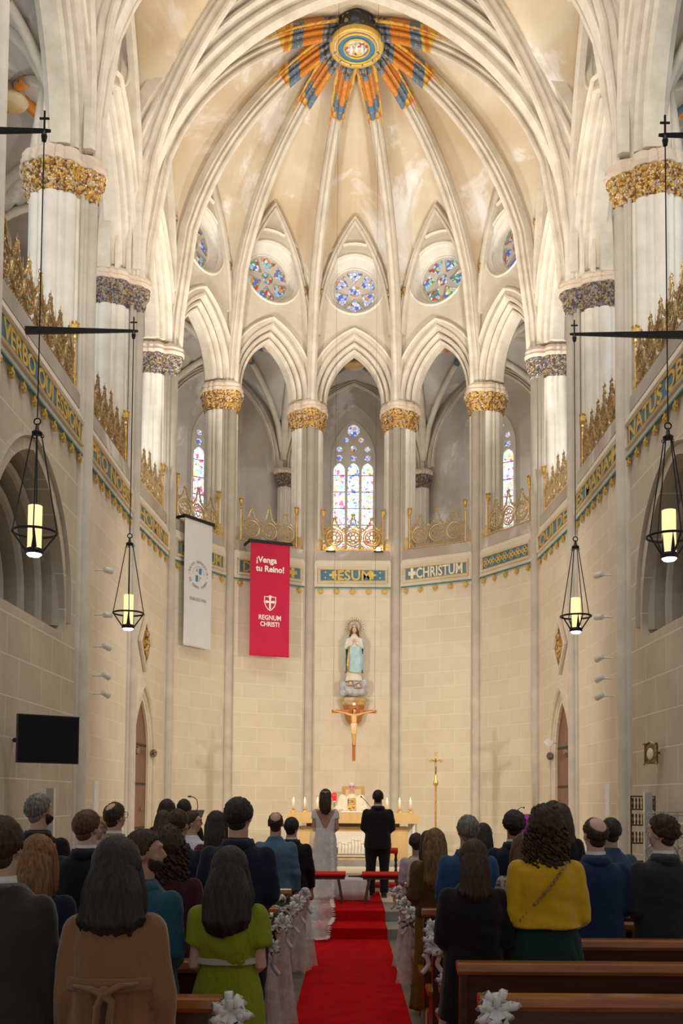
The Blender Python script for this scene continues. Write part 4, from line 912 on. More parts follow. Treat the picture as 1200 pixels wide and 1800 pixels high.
e = person(X(338, Y), Y, H(1427, Y), 'young man with glasses in a white shirt at the reading desk', hair=sh(13, 0, .014), hmat='hair_dark', yaw=-55, rz=-20, tone=0, glasses=1); suit(e, 'white_shirt', 'black_suit', seed=5, white=False, lap=False, hem=.95)
e = person(X(485, Y), Y, H(1428, Y), 'balding man in a light blue denim shirt and khaki trousers', hair=sh(15, .8, .008), hmat='hair_dark', tone=0, pose='down'); suit(e, 'denim', 'khaki', 'down', seed=6, white=False, lap=False, hem=.92)
Y = 11.2
e = person(X(513, Y), Y, H(1437, Y), 'stocky man in a black suit standing by the aisle next to the bride', hair=sh(16, 0, .014), hmat='hair_black', tone=0, yaw=-15, sxk=1.06, pose='down'); suit(e, 'black_suit', pose='down', seed=1)
Y = 12.15
e = person(X(294, Y), Y, H(1408, Y), 'woman with long black hair in dark clothes by the chapel door pillar', 'f', hair=long_hair(1.25, .105, 17), hmat='hair_black', tone=0); link('jacket', top(J_F, 'front', .9, seed=7), 'black_wool', e); link('trousers', get('trousers', trousers_mesh).copy(), 'black_wool', e); heels(e)
e = person(X(317, Y), Y+.3, H(1407, Y+.3), 'short-haired person in dark clothes beside the long-haired woman by the pillar', hair=sh(18), hmat='hair_black', tone=1); suit(e, 'black_suit', seed=2, white=False)
e = person(X(288, Y-.93), Y-.93, H(1428, Y-.93), 'dark-haired woman in black partly hidden behind the cropped-haired man', 'f', hair=long_hair(1.35, .1, 19), hmat='hair_dark', tone=0); link('jacket', top(J_F, 'front', .9, seed=9), 'black_wool', e); link('trousers', get('trousers', trousers_mesh).copy(), 'black_wool', e); heels(e)
# right block
Y = 6.02
e = person(X(832, Y), Y, H(1477, Y), 'woman in a long black coat with straight dark hair down to her shoulders', 'f', 'front', hair=long_hair(1.36, .098, 21, 0, .12, .07, .024), hmat='hair_dark', tone=0)
link('coat', top(shift_hem(COATL, .60), 'front', .98, rs=(.074, .066, .056), seed=3, amp=.012, name='coat', grow=.012), 'black_wool', e); link('trousers', get('trousers', trousers_mesh).copy(), 'denim_dark', e); heels(e)
Y = 6.03
e = person(X(958, Y), Y, H(1415, Y), 'woman in a mustard yellow jacket and dark green skirt with curly dark hair', 'f', 'front', hair=curly_hair(1.38, .118, 8), hmat='hair_dark', tone=0)
link('jacket', top([(1.06, .222, .175, 0), (1.10, .205, .16, 0), (1.15, .187, .145, 0), (1.22, .188, .142, 0), (1.32, .196, .14, 0), (1.385, .188, .12, -.006), (1.43, .135, .09, -.01), (1.48, .08, .07, -.01)], 'front', .95, rs=(.068, .062, .052), vox=.012, seed=3, amp=.010), 'mustard_wool', e)
link('skirt', skirt_mesh([(1.14, .15, .12), (1.0, .20, .155), (.85, .225, .18), (.35, .31, .24)], 2, .010, 14), 'green_skirt', e); heels(e)
b = MB()
pts = [Vector((.10, -.118, 1.44)).lerp(Vector((-.175, -.09, 1.09)), t/30)+Vector((0, -.052*sin(pi*min(1, t/24)), 0)) for t in range(31)]
for q in range(0, 30): b.torus(pts[q], .009, .0028, 8, 4, Matrix.Rotation(pi/2*(q % 2), 3, 'Z') @ Matrix.Rotation(pi/3, 3, 'X'))
b.build('bag_chain', 'old_gold', e)
Y = 6.92
e = person(X(922, Y), Y, H(1463, Y), 'woman with long brown hair in a beige and navy plaid coat', 'f', 'front', hair=long_hair(1.30, .11, 23), hmat='hair_brown', tone=0); link('coat', top(shift_hem(COATL, .7), 'front', .95, seed=6, name='coat', grow=.006), 'plaid_coat', e); heels(e)
e = person(X(1045, Y), Y, H(1433, Y), 'balding man in a navy blue suit with hands folded before him', hair=sh(24, .9, .012), hmat='hair_dark', tone=2, yaw=12, sxk=1.02); suit(e, 'navy_bright', 'navy_suit', seed=7, hem=.74)
e = person(X(1163, Y), Y, H(1430, Y), 'man in a dark grey jacket and khaki trousers with greying curly hair', hair=sh(25, 0, .022, .03), hmat='hair_dark', tone=2, yaw=30, rz=10, sxk=1.06); suit(e, 'dark_grey_suit', 'khaki', seed=8, hem=.84)
Y = 7.8
e = person(X(822, Y), Y, H(1432, Y), 'grey-haired man in a bright blue suit behind the woman in black', hair=sh(26, 0, .018), hmat='hair_grey', tone=0, yaw=10, sxk=1.02); suit(e, 'blue_suit', seed=1)
e = person(X(848, Y+1.72), Y+1.72, 1.62, 'dark-haired woman mostly hidden behind the man in the bright blue suit', 'f', hair=long_hair(1.35, .1, 41), hmat='hair_black', tone=0); link('jacket', top(J_F, 'front', .9, seed=9), 'black_wool', e); link('trousers', get('trousers', trousers_mesh).copy(), 'black_wool', e); heels(e)
Y = 8.64
e = person(X(903, Y), Y, H(1424, Y), 'man with wavy black hair in a navy suit before the reading desk', hair=sh(27, 0, .028, .02), hmat='hair_black', tone=0, sxk=1.03); suit(e, 'navy_suit', seed=2)
e = person(X(1072, Y-.05), Y-.05, H(1435, Y), 'man with thick black hair in a dark denim shirt', hair=sh(28, 0, .02), hmat='hair_black', tone=1, yaw=10); suit(e, 'denim_dark', 'black_suit', seed=3, white=False, lap=False, hem=.9)
Y = 8.68
e = person(X(764, Y), Y, H(1456, Y), 'woman in an ochre dress with long highlighted brown hair beside the aisle', 'f', 'front', hair=long_hair(1.18, .11, 29, .25, .13, .09, .02), hmat='hair_highlight', tone=0)
link('blouse', top([(.92, .19, .14, 0)]+J_F[1:], 'front', .92, rs=(.084, .076, .06), seed=4, amp=.024, name='blouse', ff=(12, 12, 4)), 'brown_silk', e); link('skirt', skirt_mesh([(1.04, .16, .12), (.9, .19, .145), (.6, .19, .15), (.06, .24, .19)], 7, .006, 8), 'ochre_dress', e); heels(e)
Y = 10.35
e = person(X(752, Y), Y, 1.52, 'woman with a dark ponytail in a cream knit top', 'f', 'front', rz=-8, hair=long_hair(1.32, .10, 30), hmat='hair_dark', tone=2); link('cardigan', top(J_F, 'front', .98, seed=4, grow=.01, name='cardigan'), 'cream_knit', e); link('trousers', get('trousers', trousers_mesh).copy(), 'denim', e); heels(e)
Y = 11.2
e = person(X(731, Y), Y, 1.46, 'small dark-haired person in a lilac top close to the steps', 'f', 'front', hair=sh(32, 0, .03, .02, -.8), hmat='hair_dark', tone=0); link('blouse', top(J_F, 'front', .9, seed=5, name='blouse'), 'lilac', e); link('skirt', skirt_mesh([(1.0, .17, .125), (.8, .2, .15), (.4, .22, .17)], 6), 'lilac', e); heels(e)
Y = 9.52
e = person(X(984, Y), Y, H(1411, Y), 'dark-haired person in black just beyond the curly-haired woman', 'f', hair=long_hair(1.33, .11, 33), hmat='hair_dark', tone=0); link('jacket', top(J_F, 'front', .9, seed=5), 'black_wool', e); link('trousers', get('trousers', trousers_mesh).copy(), 'black_wool', e); heels(e)
e = person(X(971, Y+.86), Y+.86, H(1405, Y+.86), 'tall dark-haired person showing only the top of the head behind the others', hair=sh(34), hmat='hair_black', tone=0); suit(e, 'black_suit', seed=2, white=False)

# groom, bride, priest
Y = 16.0
e = person(X(664, Y), Y, H(1388, Y, .284), 'groom in a black suit standing before the altar', hair=sh(35, 0, .012, .006), hmat='hair_black', tone=3, zf=.284, sxk=1.1); suit(e, 'groom_suit', seed=2, hem=.80)
e = person(X(572, 15.8), 15.8, H(1388, 15.8, .284), 'bride in a white satin dress with an open back and long veil', 'f', 'front', hair=long_hair(1.36, .095, 36, .5, .085, .08), hmat='hair_dark', tone=1, zf=.284, sxk=1.04, yaw=0)
me = top([(1.0, .175, .125, 0), (1.07, .155, .115, 0), (1.18, .165, .118, 0), (1.30, .18, .118, 0), (1.38, .175, .10, -.004), (1.42, .13, .08, -.008), (1.45, .085, .065, -.01)], 'front', .88, .25, (.064, .062, .05), vox=.010, seed=2, amp=.004, name='dress')
bm = bmesh.new(); bm.from_mesh(me); bmesh.ops.delete(bm, geom=[v for v in bm.verts if v.co.y < .02 and v.co.z > 1.10 and abs(v.co.x) < (v.co.z-1.10)*.46], context='VERTS'); bm.to_mesh(me); bm.free(); link('dress', me, 'satin_white', e)
link('skirt', skirt_mesh([(1.08, .148, .112), (.95, .178, .14), (.80, .185, .15), (.5, .185, .17), (.0, .27, .26)], 3, .004, 10), 'satin_white', e); heels(e)
b = MB(); b.tube([(-.05, -.105, 1.72), (0, -.113, 1.715), (.05, -.105, 1.72)], .005, 6); b.tube([(0, -.113, 1.715), (.006, -.13, 1.62), (.0, -.135, 1.52)], .003, 6)
for k in range(7): b.ball((-.05+.017*k, -.108, 1.722), .007, 6, 5)
b.build('hair_ornament', 'gold_base', e, True)
# veil falling from the shoulders down over the steps, with a lace edge
def vz(y): return .30 if y > 13.95 else .16 if y > 13.14 else .018
rows = []; lace = []; ys = [15.70, 15.66, 15.62, 15.58, 15.52, 15.40, 15.1, 14.7, 14.3, 13.96, 13.93, 13.6, 13.15, 13.11, 12.90]; hz = [1.36, 1.22, 1.0, .75, .5, .33]
for j, y in enumerate(ys):
    t = j/(len(ys)-1); z = (hz[j]+.02) if j < 6 else vz(y)+.02; xc = -.42+.02*t; w0 = -.64-.02*j if j < 5 else -.72-.04*t+.02*sin(j); w1 = -.33+.05*min(1, j/4) if j < 5 else -.26+.05*sin(j*.8)*.5-.02*t
    row = []
    for k in range(33):
        u = k/32; row.append((w0+(w1-w0)*u, y+.02*sin(u*26+j)*(1 if j < 8 else .3)-(.05*sin(pi*u) if j < 5 else 0), z+(.010*sin(u*40+j*.7) if j >= 6 else 0)+.008))
    rows.append(row); lace.append((w1, y-.02, z+.02))
b = MB(); b.loft(rows, False, False); v = b.build('veil', 'veil', None, True)
v.parent = e; v.matrix_parent_inverse = Matrix.LocRotScale(e.location, e.rotation_euler, e.scale).inverted()
b = MB(); rnd = random.Random(2); edge = [Vector(p) for p in lace[1:]]+[Vector((lace[-1][0]+(rows[-1][0][0]-lace[-1][0])*q/6, 12.88, .045)) for q in range(1, 7)]
for p, q in zip(edge[:-1], edge[1:]):
    n = max(2, int((q-p).length/.028))
    for k in range(n):
        c = p.lerp(q, k/n); s5 = starpts(5, rnd.uniform(.03, .045), .016, a0=rnd.uniform(0, 3)); R = Matrix.Rotation(radians(70 if c.z > .4 else 12), 3, 'X')
        b.add([R @ Vector((x, y, 0))+c+Vector((rnd.uniform(-.012, .012), -.012, rnd.uniform(0, .012))) for x, y in s5], [tuple(range(10))])
l = b.build('lace_edge', 'lace'); l.parent = v
Y = 20.15
e = person(X(618, Y), Y, H(1375, Y, .56), 'priest in a white and gold chasuble standing behind the altar', 'm', 'altar', rz=180, hair=sh(37, 1.0, .010, .006, -.45), hmat='hair_white', tone=4, zf=.56, glasses=1, sxk=1.06)
def pr(b): b.loft([ellring((0, .02, z), rx, ry, 36, 2.1) for z, rx, ry in ((.35, .30, .22), (.8, .31, .22), (1.0, .31, .23), (1.15, .31, .22), (1.3, .27, .18), (1.40, .20, .13), (1.45, .12, .09))])
link('chasuble', top(J_M, 'altar', 1.0, .92, (.095, .11, .12), vox=.012, seed=4, amp=.012, extra=pr, name='chasuble'), 'chasuble', e)
b = MB(); b.loft([[(x, .02+yy, z) for x, yy in ((-.085, d), (-.03, d+.012), (.03, d+.012), (.085, d), (.085, d-.05), (-.085, d-.05))] for z, d in ((.98, .236), (1.08, .232), (1.2, .212), (1.32, .172), (1.42, .118))]); b.build('gold_panel', 'capital_gold', e)
b = MB()
for s in (-1, 1): b.ball((s*.032, .083, 1.655), (.009, .006, .006), 8, 6)
b.build('eyes', 'black_plastic', e, True)
b = MB(); b.tube([(-.022, .099, 1.590), (0, .103, 1.587), (.022, .099, 1.590)], .0035, 6); b.build('mouth', 'red_velvet', e)
link('alb', skirt_mesh([(.9, .2, .15), (.5, .22, .17), (.02, .26, .2)], 5), 'white_cloth', e)
# ---------------------------------------------------------------- pews, carpet, flowers
b = MB(); b.bbox((-.49, 2.5, 0), (.49, 13.17, .012))
b.bbox((-.47, 13.15, 0), (.47, 13.18, .155)); b.bbox((-.47, 13.18, .13), (.47, 13.98, .152)); b.bbox((-.47, 13.96, .14), (.47, 13.99, .295)); b.bbox((-.47, 13.99, .27), (.47, 16.9, .292))
tag(b.build('aisle_carpet', 'red_carpet'), 'red carpet runner down the aisle and over the sanctuary steps', 'carpet')
def pew(x0, x1, label):
    e = empty('pew', (0, 0, 0)); tag(e, label, 'pew', 'rows of wooden pews')
    w = x1-x0; c = (x0+x1)/2
    b = MB(); b.sweep([(x0, 0), (x1, 0)], [(.955, -.045), (.965, -.035), (.965, .045), (.95, .06), (.925, .055), (.915, .02), (.90, -.04), (.92, -.052)], Matrix(((1, 0, 0, 0), (0, 0, 1, 0), (0, 1, 0, 0), (0, 0, 0, 1))))
   
    r = b.build('top_rail', 'pew_wood', e)
    b = MB(); b.bbox((x0+.02, -.02, .50), (x1-.02, .01, .92)); b.bbox((x0+.02, -.035, .50), (x1-.02, .02, .56)); b.build('back_panel', 'pew_dark', e)
    b = MB(); b.bbox((x0-.01, .02, .415), (x1+.01, .35, .45)); b.build('seat', 'pew_wood', e)
    for x in (x0+.035, c, x1-.035):
        b = MB(); pts = [(-.06, 0), (.33, 0), (.32, .12), (.28, .40), (.06, .42), (.045, .92), (-.035, .92), (-.05, .40)]; R = Matrix(((0, 0, 1, x-.02), (1, 0, 0, 0), (0, 1, 0, 0), (0, 0, 0, 1)))
        q = MB(); q.prism(pts, 0, .04); b.add([R @ Vector(v) for v in q.v], q.f); b.build('end_panel', 'pew_dark', e)
    b = MB(); b.bbox((x0+.02, -.32, .16), (x1-.02, -.18, .20)); b.bbox((x0+.02, -.34, 0), (x0+.07, .0, .16)); b.bbox((x1-.07, -.34, 0), (x1-.02, .0, .16)); b.build('kneeler', 'pew_wood', e)
    return e
RL = ['last and lowest in the picture', 'second from the last row', 'third from the last row', 'fourth from the last row', 'fifth from the last row', 'sixth from the last row', 'fourth from the altar steps', 'third from the altar steps', 'nearest the altar steps']
RY = [4.58, 5.50, 6.42, 7.30, 8.15, 9.0, 9.85, 10.7, 11.6]
def spread(side, pr=None):
    for k, y in enumerate(RY):
        lab = 'varnished brown pew on the %s block, %s' % ('banner-side' if side < 0 else 'lectern-side', RL[k])
        if pr is None: pr = pew(-3.75, -.60, lab) if side < 0 else pew(.56, 3.75, lab); o = pr
        else: o = copy_tree(pr); o['label'] = lab
        o.location.y = y+(-.08 if side < 0 and k == 0 else 0)
spread(-1); spread(1)
def ribbon(b, pts, w):
    P = [Vector(p) for p in pts]; pts = []; rows = []
    for i in range(len(P)-1):
        a0, a1, a2, a3 = P[max(0, i-1)], P[i], P[i+1], P[min(len(P)-1, i+2)]
        for u in (0, .25, .5, .75): pts.append(.5*((2*a1)+(a2-a0)*u+(2*a0-5*a1+4*a2-a3)*u*u+(3*a1-a0-3*a2+a3)*u**3))
    pts.append(P[-1])
    for i, p in enumerate(pts):
        t = (pts[min(i+1, len(pts)-1)]-pts[max(0, i-1)]).normalized(); a = t.cross(Vector((0, 1, .2))); a = a.normalized() if a.length > .01 else Vector((1, 0, 0)); ww = w*(.5 if i in (0,) else 1); n = t.cross(a)*.0015; rows.append([p-a*ww/2-n, p+a*ww/2-n, p+a*ww/2+n, p-a*ww/2+n])
    b.loft(rows)
def bow_mesh(seed=0, s=1.0):
    rnd = random.Random(seed); b = MB()
    for k in range(12):
        a = 2*pi*k/12+rnd.uniform(-.2, .2); L = s*rnd.uniform(.05, .08); d = Vector((cos(a), -.25, sin(a))); y = Vector((0, -1, 0)); ribbon(b, [d*0, d*L*.5+y*.018*s, d*L+y*.032*s, d*L*1.02+y*.052*s, d*L*.6+y*.062*s, y*.03*s], .030*s)
    for k in range(5):
        a = 2*pi*k/5+.3; d = Vector((cos(a), -.9, sin(a))); L = .05*s; ribbon(b, [d*0, d*L*.6+Vector((0, -.02*s, .01)), d*L+Vector((0, -.03*s, 0)), d*L*.5+Vector((0, -.045*s, -.01)), Vector((0, -.03*s, 0))], .028*s)
    for dx in (-1, 1): ribbon(b, [(0, -.03, 0), (dx*.04*s, -.04, -.07*s), (dx*.03*s, -.03, -.13*s), (dx*.075*s, -.04, -.19*s)], .032*s)
    return b.mesh('bow', True)
def tulle_mesh(seed=0, h=.75, side=1):
    b = MB(); rows = []
    for j in range(15):
        t = j/14; w = .02+.11*t**.7; z = -h*t; row = []
        for k in range(41):
            a = 2*pi*k/41; q = 1+.35*sin(7*a+seed)*t; row.append((side*.03*t+w*q*cos(a), w*.7*q*sin(a), z))
        rows.append(row)
    b.loft([r+[r[0]] for r in rows], False, False); return b.mesh('tulle', True)
FL = {}
def flower_mesh(k):
    if k not in FL:
        b = MB(); rnd = random.Random(k)
        b.ball((0, 0, 0), (.016, .016, .014), 8, 6)
        for q in range(7):
            a = 2.4*q; r = .006+.0022*q; R = Matrix.Rotation(a, 3, 'Z') @ Matrix.Rotation(.5+.09*q, 3, 'X'); m = MB(); m.ball((0, 0, .012), (.015, .005, .017), 8, 5); b.add([R @ Vector(v)+Vector((0, 0, .0)) for v in m.v], m.f)
        FL[k] = b.mesh('flower', True)
    return FL[k]
def bouquet(x, y, z, label, n=13, seed=0, group=None):
    e = empty('bouquet', (x, y, z)); tag(e, label, 'bouquet', group); rnd = random.Random(seed); b = MB()
    for k in range(46):
        a = rnd.uniform(0, 2*pi); el = rnd.uniform(-.6, 1.3); d = Vector((cos(a)*cos(el), sin(a)*cos(el)*.7-.2, sin(el))); c = d*rnd.uniform(.04, .10); t = d.cross(Vector((rnd.random(), rnd.random(), rnd.random()))).normalized()*.012; b.add([c-d*.0, c+d*.025+t, c+d*.055, c+d*.025-t], [(0, 1, 2, 3)])
    b.ball((0, 0, 0), .055, 10, 7); b.build('leaves', 'leaf_green', e)
    for k in range(n):
        a = 2.4*k; el = -.5+1.7*((k*.618) % 1); d = Vector((cos(a)*cos(el), -abs(sin(a)*cos(el))*.8, sin(el))); f = link('flower', flower_mesh(k % 3), None if flower_mesh(k % 3).materials else 'flower_white', e); f.location = d*rnd.uniform(.075, .10); f.rotation_euler = d.to_track_quat('Z', 'Y').to_euler(); f.scale = (rnd.uniform(.9, 1.25),)*3
    return e
def pewbow(x, y, z, label, tulle=0, seed=0, s=1.0):
    e = empty('pew_bow', (x, y, z)); tag(e, label, 'bow', 'white ribbon bows on the pew ends')
    link('bow', bow_mesh(seed, s), 'ribbon_white', e)
    if tulle: link('tulle', tulle_mesh(seed, tulle, -1 if x < 0 else 1), 'tulle', e, loc=(0, 0, -.05))
    return e
pewbow(-.54, 4.40, .93, 'white ribbon bow on the banner-side last pew, in front of the lime green dress', 0, 1, 1.15)
pewbow(.62, 4.50, .93, 'white ribbon bow on the end of the lectern-side last pew', 0, 2, 1.15)
for x, y, z, lab, tl, sd in ((-.60, 7.16, .80, 'white bow and tulle just beyond the elbow of the lime green dress', .7, 3), (-.56, 8.02, .86, 'white bow with long tails and tulle below the balding man in denim', .74, 4), (-.55, 8.90, .86, 'white bow beside the bouquet on the third decorated pew end, banner side', 0, 5), (-.53, 9.75, .84, 'small white bow behind the bouquets on the banner side', .6, 6), (-.50, 10.6, .84, 'white bow on the banner-side pew end closest to the bride', .7, 7),
                     (.60, 6.32, .72, 'white ribbon and long tulle beside the black coat', .66, 8), (.575, 7.18, .93, 'upper white bow beside the ochre dress', 0, 9), (.565, 7.14, .82, 'lower white bow with split tails beside the ochre dress', 0, 10), (.56, 9.75, .74, 'white tulle and bow in front of the lilac-topped person', .62, 11), (.56, 10.6, .74, 'tulle hanging from a pew end next to the dark ponytail', .6, 12), (.52, 11.45, .80, 'white bow on the lectern-side pew end closest to the steps', 0, 13)):
    pewbow(x, y, z, lab, tl, sd, 1.05)
bouquet(-.66, 8.85, .90, 'bouquet of white roses tied to the pew end by the denim-shirted man', 16, 1); bouquet(-.68, 8.0, .84, 'small bouquet of white roses and leaves lower down the banner-side pews', 11, 2)
bouquet(.64, 10.6, .76, 'bouquet of white roses on the pew end in front of the cream knit top', 12, 3); bouquet(.60, 9.72, .66, 'darker bouquet with more leaves than flowers below the ochre-brown blouse', 5, 4); bouquet(.635, 7.14, .85, 'bouquet of white roses between the two bows next to the black coat', 14, 5)
b = MB(); b.bbox((.68, 4.8, .05), (.98, 5.0, .62)); b.torus((.83, 4.9, .62), .06, .008, 14, 5, Matrix.Rotation(pi/2, 3, 'X'), pi); tag(b.build('carrier_bag', 'blue_bag' if 'blue_bag' in MATS else 'statue_blue'), 'bright blue bag standing behind the last pews beside the aisle', 'bag')

# ---------------------------------------------------------------- sanctuary furniture
e = empty('altar', (0.03, 19.5, .56)); tag(e, 'long pale wooden altar with a carved white relief in front', 'altar')
b = MB(); b.bbox((-1.27, -.4, .82), (1.27, .45, 1.02)); b.build('altar_top', 'altar_wood', e)
b = MB(); b.bbox((-1.04, -.28, .12), (1.06, .35, .75)); b.build('altar_body', 'altar_wood', e)
b = MB(); b.bbox((-.9, -.2, .74), (.9, .3, .83)); b.build('altar_neck', 'step_stone', e)
b = MB(); b.bbox((-1.2, -.45, 0), (1.2, .5, .12)); b.build('plinth', 'step_stone', e)
b = MB(); b.bbox((-.45, -.30, .18), (.45, -.27, .66))
rnd = random.Random(4)
for k in range(13):
    x = -.38+.063*k; hh = rnd.uniform(.16, .26); b.tube([(x, -.30, .24), (x+.01, -.305, .24+hh*.6), (x, -.30, .24+hh)], [.034, .03, .016], 8); b.ball((x, -.305, .26+hh), .02, 8, 6)
b.tube([(-.4, -.3, .24), (.4, -.3, .24)], .02, 6); r = b.build('relief_panel', 'relief_stone', e)
b = MB(); b.bbox((1.10, .42, .2), (1.16, .47, .82)); b.build('side_leg', 'white_cloth', e)
b = MB(); b.loft([[(x, .47+.02*sin(k*1.3), z) for z in (.82, .3)]+[(x, .48+.02*sin(k*1.3), z) for z in (.3, .82)] for k, x in enumerate([1.12+.02*q for q in range(9)])]); b.build('altar_cloth', 'white_cloth', e)
CD = ['leftmost of the candles on the altar', 'second altar candle from the banner side', 'altar candle just beside the veil of the bride', 'altar candle nearest the right shoulder of the groom', 'second altar candle from the lectern side', 'altar candle at the outer lectern-side end']
for k, px in enumerate((516, 536, 558, 680, 702, 721)):
    e = empty('altar_candle', ((px-615)/1750*19.55-.03, 19.55, 1.58)); tag(e, ('lit ivory candle on a gold holder, '+CD[k]), 'candle', 'six altar candles')
    b = MB(); b.lathe([(.055, 0), (.058, .012), (.02, .025), (.018, .05), (.045, .062), (.045, .07), (.02, .072)], seg=16); b.build('holder', 'gold', e, True)
    b = MB(); b.lathe([(.026, .07), (.026, .25), (.02, .255)], seg=14); b.build('wax', 'ivory_wax', e, True)
    b = MB(); b.lathe([(.003, .255), (.007, .268), (.005, .28), (.001, .295)], seg=8); b.build('flame', 'flame', e, True)
b = MB(); b.bbox((-.22, -.15, 0), (.22, .15, .02)); e = b.build('missal', 'white_cloth', loc=(.03, 19.55, 1.585)); tag(e, 'open white book lying before the priest on the altar', 'book')
e = empty('microphone', (.35, 19.6, 1.58)); tag(e, 'black gooseneck microphone on the altar beside the priest', 'microphone'); b = MB(); b.tube([(0, 0, 0), (.04, .0, .1), (-.08, .05, .24), (-.15, .08, .30)], .006, 6); b.build('gooseneck', 'black_plastic', e, True); b = MB(); b.ball((-.16, .08, .31), (.016, .016, .02)); b.lathe([(.04, 0), (.04, .02)], seg=12); b.build('capsule', 'black_plastic', e, True)
# presider chair
e = empty('presider_chair', (.04, 21.5, .56)); tag(e, 'tall wooden presider chair with gilt panel behind the priest', 'chair')
b = MB(); b.bbox((-.25, .18, .1), (.25, .26, 1.56)); b.build('backrest', 'light_wood', e); b = MB(); b.bbox((-.25, -.25, .40), (.25, .2, .48)); b.build('seat', 'light_wood', e)
b = MB(); b.bbox((-.17, .165, .9), (.17, .18, 1.5)); b.build('gilt_panel', 'gold_base', e)
for sx_ in (-1, 1):
    b = MB(); b.prism([(sx_*.25, -.25), (sx_*.30, -.25), (sx_*.30, .2), (sx_*.25, .2)], 0, .72); b.build('arm_panel', 'light_wood', e)
b = MB(); b.prism([(-.50, -.3), (-.46, -.3), (-.22, .2), (-.26, .2)], .9, 1.45); b.build('side_wing', 'wall_stone', e)
e = empty('sanctuary_lamp', (-.36, 20.9, .56)); tag(e, 'red glass sanctuary lamp on a stand between bride and priest', 'lamp'); b = MB(); b.lathe([(.12, 0), (.12, .03), (.015, .06), (.015, 1.2), (.05, 1.24)], seg=14); b.build('stand', 'steel', e, True); b = MB(); b.lathe([(.04, 1.24), (.055, 1.32), (.05, 1.40), (.03, 1.42)], seg=14); b.build('glass', 'red_glass', e, True)
# processional cross
e = empty('processional_cross', (1.73, 20.5, .56)); tag(e, 'tall gilt processional cross on a pole right of the altar', 'cross')
b = MB(); b.lathe([(.16, 0), (.14, .03), (.03, .08), (.018, .12)]+[(.016+.006*(k % 2), .12+.06*k) for k in range(1, 24)]+[(.018, 1.55), (.05, 1.6), (.05, 1.66), (.02, 1.70), (.03, 1.76), (.012, 1.8)], seg=12); b.build('pole', 'gold', e, True)
b = MB(); b.bbox((-.018, -.012, 1.78), (.018, .012, 2.22)); b.bbox((-.10, -.012, 2.06), (.10, .012, 2.10))
for x, z in ((-.11, 2.08), (.11, 2.08), (0, 2.24)):
    for a in range(3): b.ball((x+.02*cos(a*2.1+.5), 0, z+.02*sin(a*2.1+.5)), .016, 8, 6)
b.build('cross', 'gold', e); b = MB(); b.tube([(0, -.02, 2.1), (0, -.03, 1.98), (.005, -.03, 1.88), (0, -.02, 1.82)], [.014, .02, .014, .008], 8); b.tube([(-.08, -.02, 2.1), (0, -.02, 2.07), (.08, -.02, 2.1)], .007, 6); b.ball((0, -.03, 2.12), .015, 8, 6); b.build('corpus', 'old_gold', e, True)
# stools and kneelers of the couple
def stool(x, y, label):
    e = empty('kneeling_bench', (x, y, .29)); tag(e, label, 'stool', 'red padded benches of the couple')
    b = MB(); b.loft([[(xx, yy*.13, .43+.045*zz) for yy, zz in [(cos(2*pi*k/16), sin(2*pi*k/16)) for k in range(16)]] for xx in (-.31, -.30, -.15, 0, .15, .30, .31)]); m = b.build('red_cushion', 'red_velvet', e, True)
    b = MB(); b.bbox((-.30, -.12, .36), (.30, .12, .39)); b.build('seat_board', 'pew_dark', e)
    for s in (-1, 1):
        b = MB(); b.tube([(s*.20, -.11, .37), (s*.27, -.15, .0)], .018, 6); b.build('leg', 'pew_dark', e); b = MB(); b.tube([(s*.20, .11, .37), (s*.27, .15, .0)], .018, 6); b.build('leg', 'pew_dark', e)
    return e
s1 = stool(.47, 15.0, 'red cushioned bench standing behind the groom'); s2 = copy_tree(s1); s2.location.x = -.40; s2['label'] = 'red cushioned bench seen through the veil of the bride'
e = empty('prie_dieu', (.50, 16.55, .29)); tag(e, 'red upholstered kneeler on turned legs before the groom', 'kneeler')
for z, y in ((.70, .12), (.15, -.1)):
    b = MB(); b.loft([[(xx, y+yy*.12, z+.05*zz) for yy, zz in [(cos(2*pi*k/14), sin(2*pi*k/14)) for k in range(14)]] for xx in (-.27, -.26, 0, .26, .27)]); b.build('red_cushion', 'red_velvet', e, True)
for s in (-1, 1):
    b = MB(); b.lathe([(.018+.010*(k % 2), .0+.05*k) for k in range(14)], (s*.24, .12, 0), 10); b.build('turned_leg', 'pew_dark', e, True)
p2 = copy_tree(e); p2.location.x = -.50; p2['label'] = 'red upholstered kneeler on turned legs before the bride'
e = empty('low_table', (.03, 15.5, .29)); tag(e, 'low table covered by a white cloth between the couple', 'table')
b = MB(); rows = []
for z, k in ((.34, .0), (.34, 1), (.30, 1.04), (.15, 1.12), (.01, 1.2)):
    rows.append([(.20*k*max(-1, min(1, 1.3*cos(a)))*(1+.09*sin(11*a)*(z < .3)), .16*k*max(-1, min(1, 1.3*sin(a)))*(1+.09*sin(11*a)*(z < .3)), z) for a in [2*pi*q/60 for q in range(60)]])
b.loft(rows); b.build('cloth', 'white_cloth', e, True)
b = MB(); b.tube([(-.10, 0, 0), (.06, 0, 0), (.09, 0, 0)], [.011, .016, .018], 10); b.ball((.11, 0, 0), .027, 12, 8); tag(b.build('hand_microphone', 'black_plastic', loc=(.05, 15.45, .655)), 'black hand microphone lying on the white cloth', 'microphone')
